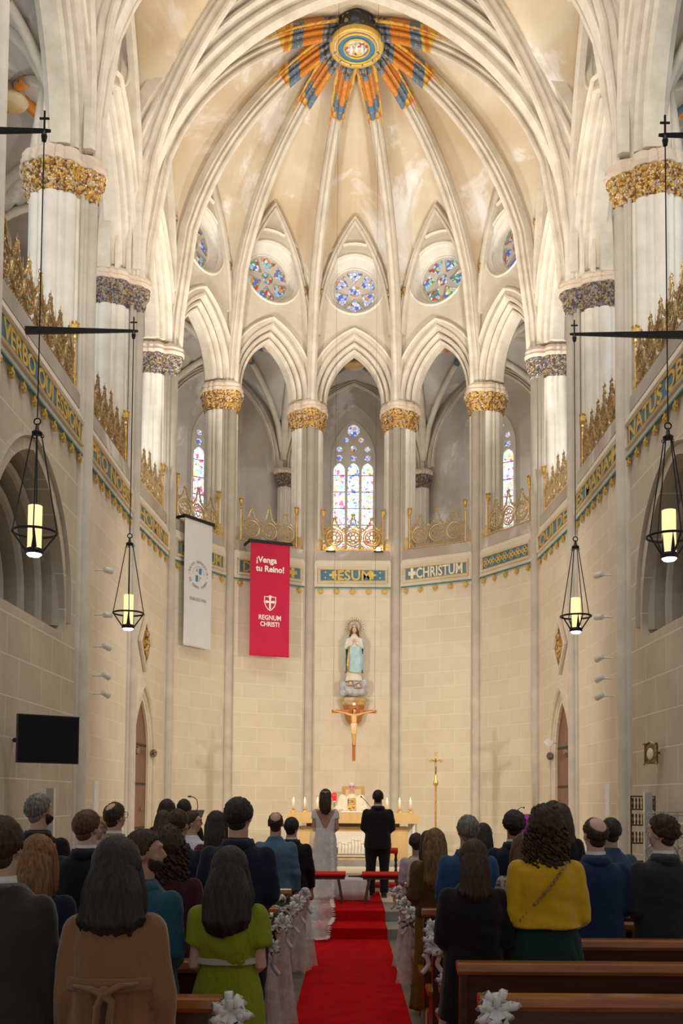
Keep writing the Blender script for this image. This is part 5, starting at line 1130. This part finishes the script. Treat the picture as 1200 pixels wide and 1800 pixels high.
# reading desks
e = empty('reading_desk', (-2.86, 17.9, .56)); tag(e, 'slim reading desk with gooseneck microphone by the banners', 'lectern')
b = MB(); b.lathe([(.2, 0), (.2, .03), (.03, .06), (.03, .95)], seg=14); b.build('stand', 'iron', e); b = MB(); b.box((0, 0, 1.0), (.4, .3, .02), Matrix.Rotation(.4, 3, 'X')); b.build('book_rest', 'black_plastic', e)
b = MB(); b.tube([(.06, 0, 1.0), (.10, .02, 1.12), (.08, .02, 1.25), (.02, .02, 1.30), (-.02, .0, 1.30)], .008, 6); b.ball((-.05, 0, 1.31), (.04, .016, .016)); b.build('microphone', 'black_plastic', e)
e = empty('reading_desk', (3.18, 17.9, .56)); tag(e, 'reading desk draped in purple cloth on the lectern side', 'lectern'); b = MB(); b.bbox((-.2, -.15, 0), (.2, .15, .9)); b.build('column', 'light_wood', e); b = MB(); b.box((0, -.02, .95), (.46, .36, .03), Matrix.Rotation(.4, 3, 'X')); b.bbox((-.22, -.2, .45), (.22, -.17, .95)); b.build('purple_cloth', 'purple_cloth', e)
b = MB(); b.tube([(-.2, 0, .95), (-.22, 0, 1.1), (-.14, 0, 1.16), (-.1, 0, 1.15)], .006, 6); b.ball((-.09, 0, 1.15), .016); b.build('microphone', 'black_plastic', e)

# ---------------------------------------------------------------- statue, console, crucifix
e = empty('wall_console', (.05, 25.32, 3.72)); tag(e, 'fluted wooden console bracket under the statue', 'console')
def half(prof, seg=24, ribs=0): 
    b = MB(); b.loft([[(r*(1+ribs*(.03 if k % 2 else 0))*cos(2*pi*k/seg), -.12+r*.75*(1+ribs*(.03 if k % 2 else 0))*sin(2*pi*k/seg), z) for k in range(seg)] for r, z in prof]); return b
half([(.06, 0), (.13, .03), (.20, .12), (.27, .48), (.28, .5)], 28, 1).build('fluted_bracket', 'console_wood', e); half([(.28, .49), (.30, .52), (.31, .58), (.35, .60), (.36, .65), (.33, .68), (.30, .69)], 32).build('moulded_top', 'gold_base', e, True)
e = empty('statue', (.05, 25.08, 4.42)); tag(e, 'painted statue of a crowned lady in a pale blue mantle on clouds', 'statue')
b = MB(); rnd = random.Random(8); b.ball((0, .02, .22), (.30, .22, .22))
for k in range(20): a = rnd.uniform(0, 2*pi); b.ball((.27*cos(a), .05+.16*sin(a), rnd.uniform(.1, .42)), rnd.uniform(.07, .12), 10, 7)
link('clouds', remeshed(b, .014, 2, 'clouds'), 'cloud_grey', e)
for x, z, t in ((-.09, .32, 'angel_head'), (.11, .26, 'angel_head')):
    a = MB(); a.ball((0, 0, 0), (.055, .05, .062), 12, 9); hd = a.build(t, 'paint_skin', e, True, loc=(x, -.22, z)); a = MB(); a.ball((0, .015, .02), (.06, .05, .058), 12, 8); a.build('hair', 'hair_auburn', hd, True)
    a = MB(); a.tube([(0, 0, -.05), (-.08, .0, -.07), (-.13, .0, .0)], [.03, .025, .006], 8, flat=.4); a.tube([(0, 0, -.05), (.08, .0, -.07), (.12, .0, .02)], [.03, .025, .006], 8, flat=.4); a.build('wing', 'old_gold', hd, True)
b = MB(); b.loft([ellring((.0, 0, z), rx*(1+.0), ry, 30) for z, rx, ry in ((.40, .23, .16), (.5, .20, .15), (.7, .18, .14), (1.0, .17, .13), (1.2, .15, .12), (1.35, .17, .12), (1.48, .19, .11), (1.55, .12, .08), (1.60, .05, .05))])
for s in (-1, 1): b.tube([(s*.15, 0, 1.47), (s*.20, -.06, 1.25), (s*.04, -.16, 1.36)], [.06, .055, .035], 12)
me = remeshed(b, .012, 3, 'robe'); fold(me, .02, 5, (9, 9, 3)); link('robe', me, 'statue_white', e)
b = MB(); b.loft([[(rx*cos(a), ry*sin(a)+.01-(.03 if False else 0), z) for a in [(-.12*pi+1.24*pi*k/24)+(.0) for k in range(25)]]+[((rx-.02)*cos(a), (ry-.02)*sin(a)+.01, z) for a in [(-.12*pi+1.24*pi*(24-k)/24) for k in range(25)]] for z, rx, ry in ((.62, .25, .19), (.8, .24, .18), (1.1, .245, .18), (1.3, .268, .175), (1.46, .238, .15), (1.54, .16, .12), (1.60, .10, .09))])
b.loft([[(x+.02*sin(z*9), y, z) for x, y in ((-.12, -.165), (.02, -.175), (.14, -.165), (.20, -.10), (.20, -.05), (.1, -.10), (-.1, -.12))] for z in (.60, .75, .9, 1.05, 1.18, 1.26)])
me = remeshed(b, .012, 2, 'mantle'); fold(me, .025, 2, (10, 10, 2)); link('mantle', me, 'statue_blue', e)
b = MB()
for pts in ([(-.13, -.17, 1.26), (-.15, -.19, 1.0), (-.17, -.18, .8), (-.15, -.17, .62)], [(-.14, -.175, .62), (0, -.19, .60), (.14, -.18, .56), (.21, -.12, .54)]): b.tube(pts, .018, 8, flat=.5)
b.build('gilt_hem', 'gold', e, True)
b = MB(); b.ball((0, -.03, 1.70), (.062, .07, .082), 16, 12); b.tube([(0, -.01, 1.56), (0, -.015, 1.66)], .036, 10); b.tube([(0, -.095, 1.715), (0, -.106, 1.69), (0, -.09, 1.68)], [.006, .009, .006], 6)
for s in (-1, 1): b.tube([(s*.05, -.16, 1.36), (s*.02, -.185, 1.40), (s*.006, -.19, 1.46)], [.022, .022, .01], 8, flat=.6)
link('face_and_hands', remeshed(b, .006, 2, 'face'), 'paint_skin', e)
b = MB(); b.ball((0, .0, 1.72), (.075, .078, .085), 16, 10)
for s in (-1, 1): b.tube([(s*.055, -.02, 1.75), (s*.08, -.02, 1.66), (s*.10, -.05, 1.56), (s*.12, -.06, 1.50)], [.02, .03, .03, .01], 8)
b.build('hair', 'hair_brown', e, True)
b = MB(); b.lathe([(.062, 1.77), (.072, 1.80), (.066, 1.815)], (0, -.01, 0), 20)
for k in range(8): a = 2*pi*k/8; b.tube([(.066*cos(a), -.01+.066*sin(a), 1.80), (.085*cos(a), -.01+.085*sin(a), 1.86)], [.012, .004], 6)
b.ball((0, -.01, 1.85), .045, 10, 7); b.build('crown', 'steel', e, True)
b = MB(); RX = Matrix.Rotation(pi/2, 3, 'X'); b.torus((0, .06, 1.80), .165, .012, 40, 6, RX); b.torus((0, .06, 1.80), .14, .006, 40, 5, RX)
for k in range(24):
    a = 2*pi*k/24; L = .24 if k % 2 else .215; b.tube([(.17*cos(a), .06, 1.80+.17*sin(a)), (L*cos(a), .06, 1.80+L*sin(a))], [.007, .004], 5); b.ball((L*cos(a), .06, 1.80+L*sin(a)), .011, 6, 4)
b.build('halo', 'old_gold', e, True)
e = empty('hanging_crucifix', (.04, 20.3, 2.62)); tag(e, 'large wooden crucifix hanging above the altar in front of the console', 'crucifix')
b = MB(); b.bbox((-.035, -.02, 0), (.035, .02, 1.22)); b.bbox((-.46, -.02, .98), (.46, .02, 1.045)); b.build('cross', 'crucifix_wood', e)
b = MB(); b.tube([(0, -.05, .93), (0, -.075, .80), (0, -.07, .70)], [.055, .058, .05], 12, flat=.7); b.tube([(-.40, -.03, 1.02), (-.2, -.05, .975), (-.05, -.06, .93), (.05, -.06, .93), (.2, -.05, .975), (.40, -.03, 1.02)], [.016, .02, .03, .03, .02, .016], 8); b.ball((.01, -.085, 1.02), (.035, .038, .048), 12, 9); b.tube([(0, -.06, .93), (.0, -.075, .99)], .02, 8)
for s in (-1, 1): b.tube([(s*.022, -.07, .72), (s*.028, -.10, .55), (s*.012, -.06, .38), (s*.008, -.05, .32)], [.036, .03, .018, .016], 10); b.tube([(s*.39, -.03, 1.02), (s*.43, -.03, 1.03)], [.016, .012], 6)
link('corpus', remeshed(b, .007, 2, 'corpus'), 'light_wood', e)
b = MB(); b.loft([ellring((0, -.075, z), .056+.006*k, .05, 20) for k, z in enumerate((.60, .66, .72, .76))]); me = remeshed(b, .008, 1, 'loincloth'); fold(me, .008, 1, (20, 20, 20)); link('loincloth', me, 'gold_base', e)
b = MB(); b.bbox((-.03, -.03, 1.14), (.03, -.02, 1.19)); b.build('title_plate', 'ivory_wax', e)
b = MB(); b.ball((.012, -.08, 1.045), (.036, .036, .035)); b.build('hair', 'hair_brown', e, True)
for s in (-1, 1): b = MB(); b.tube([(s*.42, 0, 1.04), (s*.42, 0, 16.3)], .0025, 5); b.build('suspension_cable', 'iron', e)

# ---------------------------------------------------------------- banners
def banner(p0, p1, z0, z1, mat, label, side=1):
    mw, L = frame(p0, p1); mw = mw @ Matrix.Translation((0, z0, 0)); e = empty('hanging_banner', mw=mw); tag(e, label, 'banner'); h = z1-z0
    b = MB(); n = 24; rows = []
    for j in range(n+1):
        y = h*j/n; rows.append([(L*k/10, y, .008*sin(k*.9+j*.25)*(1-j/n)) for k in range(11)]+[(L*(10-k)/10, y, .008*sin((10-k)*.9+j*.25)*(1-j/n)-.004) for k in range(11)])
    b.loft(rows); b.build('cloth', mat, e); b = MB(); b.tube([(0, .03, 0), (L, .03, 0)], .014, 8); b.build('hem_bar', mat, e)
    b = MB(); b.bbox((-.05, h-.02, -.03), (L+.06, h+.05, .03)); b.bbox((-.05, h-.02, -.45), (0, h+.03, -.0)); b.build('black_pole', 'iron', e); return e, L, h
e, L, h = banner((-2.50, 24.02), (-1.56, 24.40), 5.31, 8.12, 'banner_red', 'red banner with white lettering and cross shield')
for s, x, y, sz, bo in (('¡Venga', .14, h-.50, .205, .006), ('tu Reino!', .14, h-.72, .205, .006)): o = link('lettering', text(s, sz, .004, bo, 'LEFT', .95), 'print_white', e); o.location = (x, y, .014)
for s, y, sz in (('REGNUM', h-1.91, .165), ('CHRISTI', h-2.07, .16)): o = link('lettering', text(s, sz, .004, .003, 'CENTER', .86), 'print_white', e); o.location = (L/2, y, .014)
b = MB(); SHD = [(-.15, .17), (-.08, .165), (0, .20), (.08, .165), (.15, .17), (.155, .03), (.12, -.08), (.06, -.15), (0, -.19), (-.06, -.15), (-.12, -.08), (-.155, .03)]
b.sweep([(L/2+x, h-1.50+y) for x, y in SHD[::-1]], [(0, .012), (0, .018), (.022, .018), (.022, .012)], closed=True)
b.bbox((L/2-.022, h-1.64, .012), (L/2+.022, h-1.37, .018)); b.bbox((L/2-.085, h-1.49, .012), (L/2+.085, h-1.445, .018))
for x, y in ((-.085, -.03+.065), (.085, .035), (0, .135)): b.prism(circ(.036, 12, L/2+x, h-1.50+y), .012, .0185)
b.build('shield_emblem', 'print_white', e)
e, L, h = banner((-3.86, 22.55), (-3.34, 23.32), 5.33, 8.30, 'banner_white', 'long white banner with a small round blue and grey crest')
cx, cy = L/2, h-1.27; b = MB()
b.bbox((cx-.09, cy-.17, .012), (cx-.02, cy-.02, .016)); b.bbox((cx+.02, cy+.02, .012), (cx+.10, cy+.15, .016)); b.build('crest', 'banner_print_blue', e)
b = MB(); b.prism(starpts(3, .05, .02, cx-.06, cy+.09), .012, .016); b.bbox((cx+.02, cy-.16, .012), (cx+.025, cy-.02, .016)); b.prism(circ(.03, 10, cx+.06, cy-.07), .012, .014)
b.torus((cx, cy, .013), .19, .004, 30, 4, None, pi); b.build('crest_detail', 'banner_print_grey', e)
def ringtext(s, r, a0, a1, sz, flip=False):
    for k, ch in enumerate(s):
        if ch == ' ': continue
        a = radians(a0+(a1-a0)*k/(len(s)-1)); me = text(ch, sz, .003, .0015); me.transform(Matrix.Translation((cx+r*cos(a), cy+r*sin(a), .014)) @ Matrix.Rotation(a-pi/2+(pi if flip else 0), 4, 'Z') @ Matrix.Translation((0, -sz*.35, 0))); yield me
ms = MB()
for g in list(ringtext('REIAL MONESTIR', .30, 168, 12, .085))+list(ringtext('DE SANTA ISABEL', .30, 205, 335, .08, True)):
    ms.add([v.co[:] for v in g.vertices], [tuple(p.vertices) for p in g.polygons])
for s in (-1, 1): ms.prism(circ(.012, 8, cx+s*.30, cy-.02), .012, .016)
ms.build('ring_lettering', 'banner_print_grey', e); o = link('lettering', text('BARCELONA', .105, .003, .001, 'CENTER', .9), 'banner_print_grey', e); o.location = (cx, cy-.62, .014)

# ---------------------------------------------------------------- lamps, spotlights, wall things
def pendant(x, y, side, label):
    e = empty('pendant_lamp', (x, y, 4.02)); tag(e, label, 'lamp', 'pendant lamps hanging from wall brackets')
    b = MB(); b.tube([(0, 0, 1.28), (0, 0, 4.0)], .006, 6); b.build('cord', 'iron', e)
    b = MB(); b.torus((0, 0, 1.24), .03, .007, 14, 5, Matrix.Rotation(pi/2, 3, 'X')); b.lathe([(.045, 1.12), (.05, 1.14), (.02, 1.16), (.012, 1.22)], seg=12)
    for k in range(3): a = 2*pi*k/3+.3; b.torus((.045*cos(a), .045*sin(a), 1.11), .016, .004, 10, 4, Matrix.Rotation(pi/2, 3, 'X'))
    b.build('hook', 'iron', e, True)
    for k in range(4):
        a = 2*pi*k/4+.25; b = MB(); b.tube([(.04*cos(a), .04*sin(a), 1.12), (.195*cos(a), .195*sin(a), .22)], .006, 6); b.build('stay', 'iron', e)
        b = MB(); b.tube([(.195*cos(a), .195*sin(a), .22), (.07*cos(a), .07*sin(a), .04)], .009, 6); b.prism([(0, 0)]*0 or [(.075*cos(a-.35), .075*sin(a-.35)), (.078*cos(a), .078*sin(a)), (.075*cos(a+.35), .075*sin(a+.35))], .03, .05); b.loft([[(.07*cos(a-.4), .07*sin(a-.4), .05), (.075*cos(a), .075*sin(a), .05), (.07*cos(a+.4), .07*sin(a+.4), .05)], [(.066*cos(a-.02), .066*sin(a-.02), .26), (.068*cos(a), .068*sin(a), .26), (.066*cos(a+.02), .066*sin(a+.02), .26)]]); b.build('fin', 'iron', e)
    b = MB(); b.torus((0, 0, .22), .195, .012, 36, 8); b.build('ring', 'iron', e, True)
    b = MB(); b.lathe([(.062, .08), (.062, .46), (.060, .46), (.060, .08)], seg=20, cap=False); b.build('glass_cylinder', 'lamp_glass', e, True)
    b = MB(); b.lathe([(.04, .12), (.035, .16), (.03, .24), (.012, .28)], seg=12); b.build('bulb', 'lamp_bulb', e, True)
    b = MB(); b.lathe([(.068, .02), (.085, .03), (.08, .06), (.04, .09)], seg=20); b.build('cup', 'iron', e, True); b = MB(); b.lathe([(.01, -.005), (.05, .0), (.066, .018)], seg=20); b.build('downlight', 'lamp_bulb', e, True)
    l = bpy.data.lights.new('lamp_glow', 'SPOT'); l.energy = 16; l.color = (1, .96, .9); l.spot_size = radians(110); l.spot_blend = .8; l.shadow_soft_size = .06; lo = bpy.data.objects.new('lamp_glow', l); COL.objects.link(lo); lo.location = (x, y, 3.98)
    k = empty('wall_bracket', (x, y, 8.0)); tag(k, 'black iron bracket arm carrying the '+label.replace('iron pendant lamp with a glowing glass cylinder, ', 'pendant lamp '), 'bracket')
    b = MB(); w = (XW-abs(x))*side; b.loft([[(xx, yy*.5, zz) for yy, zz in ((-q, -q), (q, -q), (q, q), (-q, q))] for xx, q in ((-side*.06, .012), (0, .018), (w*.5, .034), (w+.05*side, .05))]); b.build('arm', 'iron', k)
    b = MB(); b.bbox((-.008, -.008, 0), (.008, .008, .19)); b.bbox((-.045, -.007, .11), (.045, .007, .126)); b.lathe([(.02, -.1), (.03, -.05), (.012, 0)], seg=8); b.build('cross_finial', 'iron', k)
pendant(-2.90, 8.9, -1, 'iron pendant lamp with a glowing glass cylinder, closest one over the banner-side pews'); pendant(2.84, 8.9, 1, 'iron pendant lamp with a glowing glass cylinder, closest one over the lectern-side pews')
pendant(-2.93, 12.85, -1, 'iron pendant lamp with a glowing glass cylinder, farther one near the white banner'); pendant(2.89, 12.85, 1, 'iron pendant lamp with a glowing glass cylinder, beside the chapel door with the speaker')
for s, zs in ((-1, (5.59, 4.85, 4.32, 3.84, 3.54)), (1, (5.57, 4.87, 4.19, 3.85, 3.56))):
    for k, z in enumerate(zs):
        e = empty('spotlight', (s*4.05, 16.28, z)); tag(e, 'white tube spotlight on the %s pillar, %s of five' % ('banner-side' if s < 0 else 'lectern-side', ['topmost', 'second from the top', 'middle', 'second from the bottom', 'lowest'][k]), 'spotlight', 'wall spotlights behind the first pillars')
        d = Vector((-s*.8, 1, (-.1, .1, -.5, -.55, -.6)[k])).normalized(); R = d.to_track_quat('Z', 'Y').to_matrix(); m = MB(); m.lathe([(.04, -.07), (.05, -.06), (.052, .07), (.047, .075), (.04, .06)], seg=16); b = MB(); b.add([R @ Vector(v) for v in m.v], m.f); b.build('housing', 'white_paint', e, True)
        b = MB(); b.tube([(0, 0, 0), (s*.1, .0, 0), (s*.22, 0, 0)], .015, 6); b.build('mount', 'white_paint', e)
# television, notices, picture, screens, grille, speaker
e = empty('tv', (-3.86, 12.6, 2.57), radians(0)); tag(e, 'black flat television on a wall arm at the side of the nave', 'television'); e.rotation_euler = (0, 0, radians(38)); b = MB(); b.bbox((-.40, -.02, -.30), (.40, .03, .31)); b.build('casing', 'black_plastic', e); b = MB(); b.bbox((-.385, -.026, -.285), (.385, -.02, .295)); b.build('screen', 'glass_screen', e); b = MB(); b.tube([(0, .03, 0), (-.1, .2, 0), (-.3, .40, 0)], .03, 8); b.build('wall_arm', 'iron', e)
e = empty('framed_picture', (4.22, 14.05, 2.53)); tag(e, 'small carved gilt frame with an ivory relief on the wall', 'picture'); e.rotation_euler = (0, 0, radians(-50))
b = MB(); b.bbox((-.10, -.02, -.16), (.10, .02, .12)); b.sweep([(-.1, -.16), (.1, -.16), (.1, .12), (0, .17), (-.1, .12)], [(0, .0), (0, .03), (.02, .045), (.03, .02), (.03, 0)], Matrix.Rotation(pi/2, 4, 'X'), True)
for x in (-.1, .1): b.ball((x, -.03, .13), .022, 8, 6); b.ball((x, -.03, -.16), .018, 8, 6)
b.build('frame', 'old_gold', e); b = MB(); b.loft([[(.055*cos(a)*k, -.03-q, -.02+.085*sin(a)*k) for a in [2*pi*t/20 for t in range(20)]] for k, q in ((1, 0), (.8, .012), (.3, .02))]); b.build('relief', 'ivory_wax', e); b = MB(); b.tube([(0, .02, 0), (.05, .2, 0)], .015, 6); b.build('wall_mount', 'iron', e)
for x, lab in ((-3.93, 'grey metal roll-up post on the television side'), (3.85, 'grey metal roll-up post beside the dark candle rack')):
    b = MB(); b.bbox((-.05, -.04, 0), (.05, .04, 1.96)); e = b.build('metal_post', 'steel', loc=(x, 13.0, 0)); tag(e, lab, 'post')
e = empty('candle_rack', (4.05, 13.9, 0), radians(-10)); tag(e, 'dark wrought candle rack with rows of little balusters', 'rack')
b = MB()
for z in (1.0, 1.25, 1.5, 1.72, 1.90): b.bbox((-.17, -.02, z), (.17, .02, z+.02))
b.bbox((-.17, -.02, 0), (-.15, .02, 1.9)); b.bbox((.15, -.02, 0), (.17, .02, 1.9)); b.build('frame', 'pew_dark', e)
for z in (1.27, 1.52, 1.74):
    for k in range(7): b = MB(); b.lathe([(.008, 0), (.016, .04), (.007, .08), (.015, .12), (.008, .15)], (-.135+.045*k, 0, z), 7); b.build('baluster', 'pew_dark', e)
e = empty('iron_grille', (3.92, 12.35, 0), radians(0)); tag(e, 'ornate pale metal grille with scrolls at the edge of the nave', 'grille')
b = MB()
for z in (.3, 1.1, 1.66, 1.70): b.bbox((-.30, -.012, z), (.28, .012, z+.018))
for x in (-.3, -.1, .1, .27): b.bbox((x-.008, -.01, 0), (x+.008, .01, 1.7))
RX = Matrix.Rotation(pi/2, 3, 'X')
for x in (-.2, 0, .19):
    for z in (.5, .72, .94, 1.22, 1.48): b.torus((x, 0, z), .085, .008, 18, 5, RX); b.torus((x, 0, z), .04, .006, 12, 5, RX); b.tube([(x-.08, 0, z-.08), (x, 0, z), (x+.08, 0, z+.08)], .005, 5); b.tube([(x+.08, 0, z-.08), (x, 0, z), (x-.08, 0, z+.08)], .005, 5)
b.build('scrollwork', 'silver_grille', e)
e = empty('wall_speaker', (3.95, 20.0, 3.0)); tag(e, 'small white square speaker at the chapel door jamb', 'speaker'); b = MB(); b.box((0, 0, .0), (.14, .12, .14), Matrix.Rotation(pi/4, 3, 'Y')); b.build('housing', 'white_paint', e); b = MB(); b.tube([(0, .0, 0), (.2, .1, 0)], .012, 6); b.build('mount', 'white_paint', e)
for s in (-1, 1):
    b = MB(); b.bbox((-.01, -.14, -.28), (.01, .14, .28)); e = b.build('notice_sheet', 'white_paint', loc=(s*4.35, 16.95, 1.85)); tag(e, 'blank white notice sheet on the chancel wall, %s' % ('banner side' if s < 0 else 'lectern side'), 'notice')
# floodlights on the gallery ledge
for x, lab in ((-.57, 'lit round floodlight on the ledge under the tall window, nearer the banners'), (.66, 'lit round floodlight on the ledge under the tall window, nearer the door with the speaker')):
    e = empty('floodlight', (x, 25.36, 8.25)); tag(e, lab, 'floodlight'); b = MB(); b.ball((0, 0, .03), (.05, .05, .055), 12, 9); b.build('bulb', 'lamp_bulb', e, True); b = MB(); b.bbox((-.12, -.03, -.05), (.12, .03, -.02)); b.build('base', 'iron', e)
# filigree railings of the gallery
def railing(i, mat, label, w=None):
    mw, L = SIDE[i]; w = w or L-.80; mw = mw @ Matrix.Translation((L/2, 8.26, -.06)); e = empty('gallery_railing', mw=mw); tag(e, label, 'railing', 'filigree railings of the gallery')
    n = max(3, int(round(w/.46))); p = w/n; r = p*.44; b = MB()
    for k in range(n):
        x = -w/2+p*(k+.5); y = .12+r
        b.torus((x, y, 0), r, .020, 22, 5); b.torus((x, y, 0), r*.78, .012, 20, 4); b.torus((x, y, 0), r*.3, .014, 12, 4)
        for q in range(8): a = 2*pi*q/8; b.torus((x+r*.52*cos(a), y+r*.52*sin(a), 0), r*.19, .010, 8, 4)
        for q in range(8): a = 2*pi*(q+.5)/8; b.tube([(x+r*.3*cos(a), y+r*.3*sin(a), 0), (x+r*cos(a), y+r*sin(a), 0)], .009, 4)
    b.build('roundels', mat, e)
    b = MB(); b.bbox((-w/2-.02, .0, -.015), (w/2+.02, .03, .015))
    for k in range(n+1):
        x = -w/2+p*k
        for sy in (.07, .12+2*r): b.torus((x, sy, 0), .04, .012, 10, 4); b.torus((x, sy+.07*(1 if sy < .1 else -1), 0), .025, .010, 8, 4)
    for k in range(int(w/.07)): b.torus((-w/2+.035+.07*k, .065, 0), .03, .009, 8, 4)
    b.build('lower_tracery', mat, e)
    b = MB(); base = .12+2*r
    for k in range(n):
        x = -w/2+p*(k+.5); ht = .36 if (k == n//2) else .26
        for s in (-1, 1):
            pts = [(x+s*p*.5, base+.04), (x+s*p*.40, base-.02), (x+s*p*.18, base+.08), (x+s*.02, base+ht)]; b.tube([(a, c, 0) for a, c in pts], .019, 5)
            for a, c in pts[1:]+[(x+s*p*.10, base+ht*.6), (x+s*p*.28, base+.03)]: b.ball((a+s*.014, c+.02, 0), .024, 6, 4); b.tube([(a, c, 0), (a+s*.035, c+.05, 0)], .010, 4)
        b.torus((x, base+.07, 0), .05, .008, 12, 4); b.ball((x, base+ht+.02, 0), .026, 8, 5); b.tube([(x, base+ht, 0), (x, base+ht+.13, 0)], [.01, .003], 5); b.tube([(x-.035, base+ht+.05, 0), (x+.035, base+ht+.05, 0)], .008, 4)
        b.tube([(x+p*.5, base, 0), (x+p*.5, base+.20, 0)], [.008, .002], 4)
    b.build('crest', mat, e)
    for s in (-1, 1):
        b = MB(); x = s*(w/2+.05); b.loft([[(x+rr*cos(2*pi*q/8), z, rr*sin(2*pi*q/8)) for q in range(8)] for z, rr in ((0, .02), (.5, .018), (.78, .016), (.82, .03), (.86, .02), (.93, .05), (1.02, .06), (1.04, .035))])
        for q in range(5): a = 2*pi*q/5; b.ball((x+.05*cos(a), 1.06, .05*sin(a)), .022, 6, 5)
        for q in range(7): b.tube([(x, .12+.1*q, 0), (x-s*.05, .16+.1*q, 0)], [.012, .005], 4)
        b.build('torch_post', 'gold', e)
    b = MB()
    for x in (-w*.22, w*.22): b.prism(starpts(3, .07, .03, x, -.06, -pi/2), -.01, .02)
    b.build('pendant_leaf', 'gold', e)
    return e
LR = {0: 'dark gold filigree railing over the niche on the television side', 1: 'dark gold filigree railing behind the first tall pillar, banner side', 2: 'narrow filigree railing above the chapel door, banner side', 3: 'filigree railing above the white banner', 4: 'filigree railing above the red banner', 5: 'bright gold filigree railing in front of the central window', 6: 'filigree railing above the pale CHRISTUM frieze', 7: 'filigree railing above the quatrefoil frieze', 8: 'narrow filigree railing above the chapel door with the speaker', 9: 'dark gold filigree railing behind the first tall pillar, lectern side', 10: 'dark gold filigree railing over the niche on the picture side'}
for i in range(11): railing(i, 'gold' if i == 5 else 'old_gold' if i in (0, 1, 9, 10) else 'filigree', LR[i])
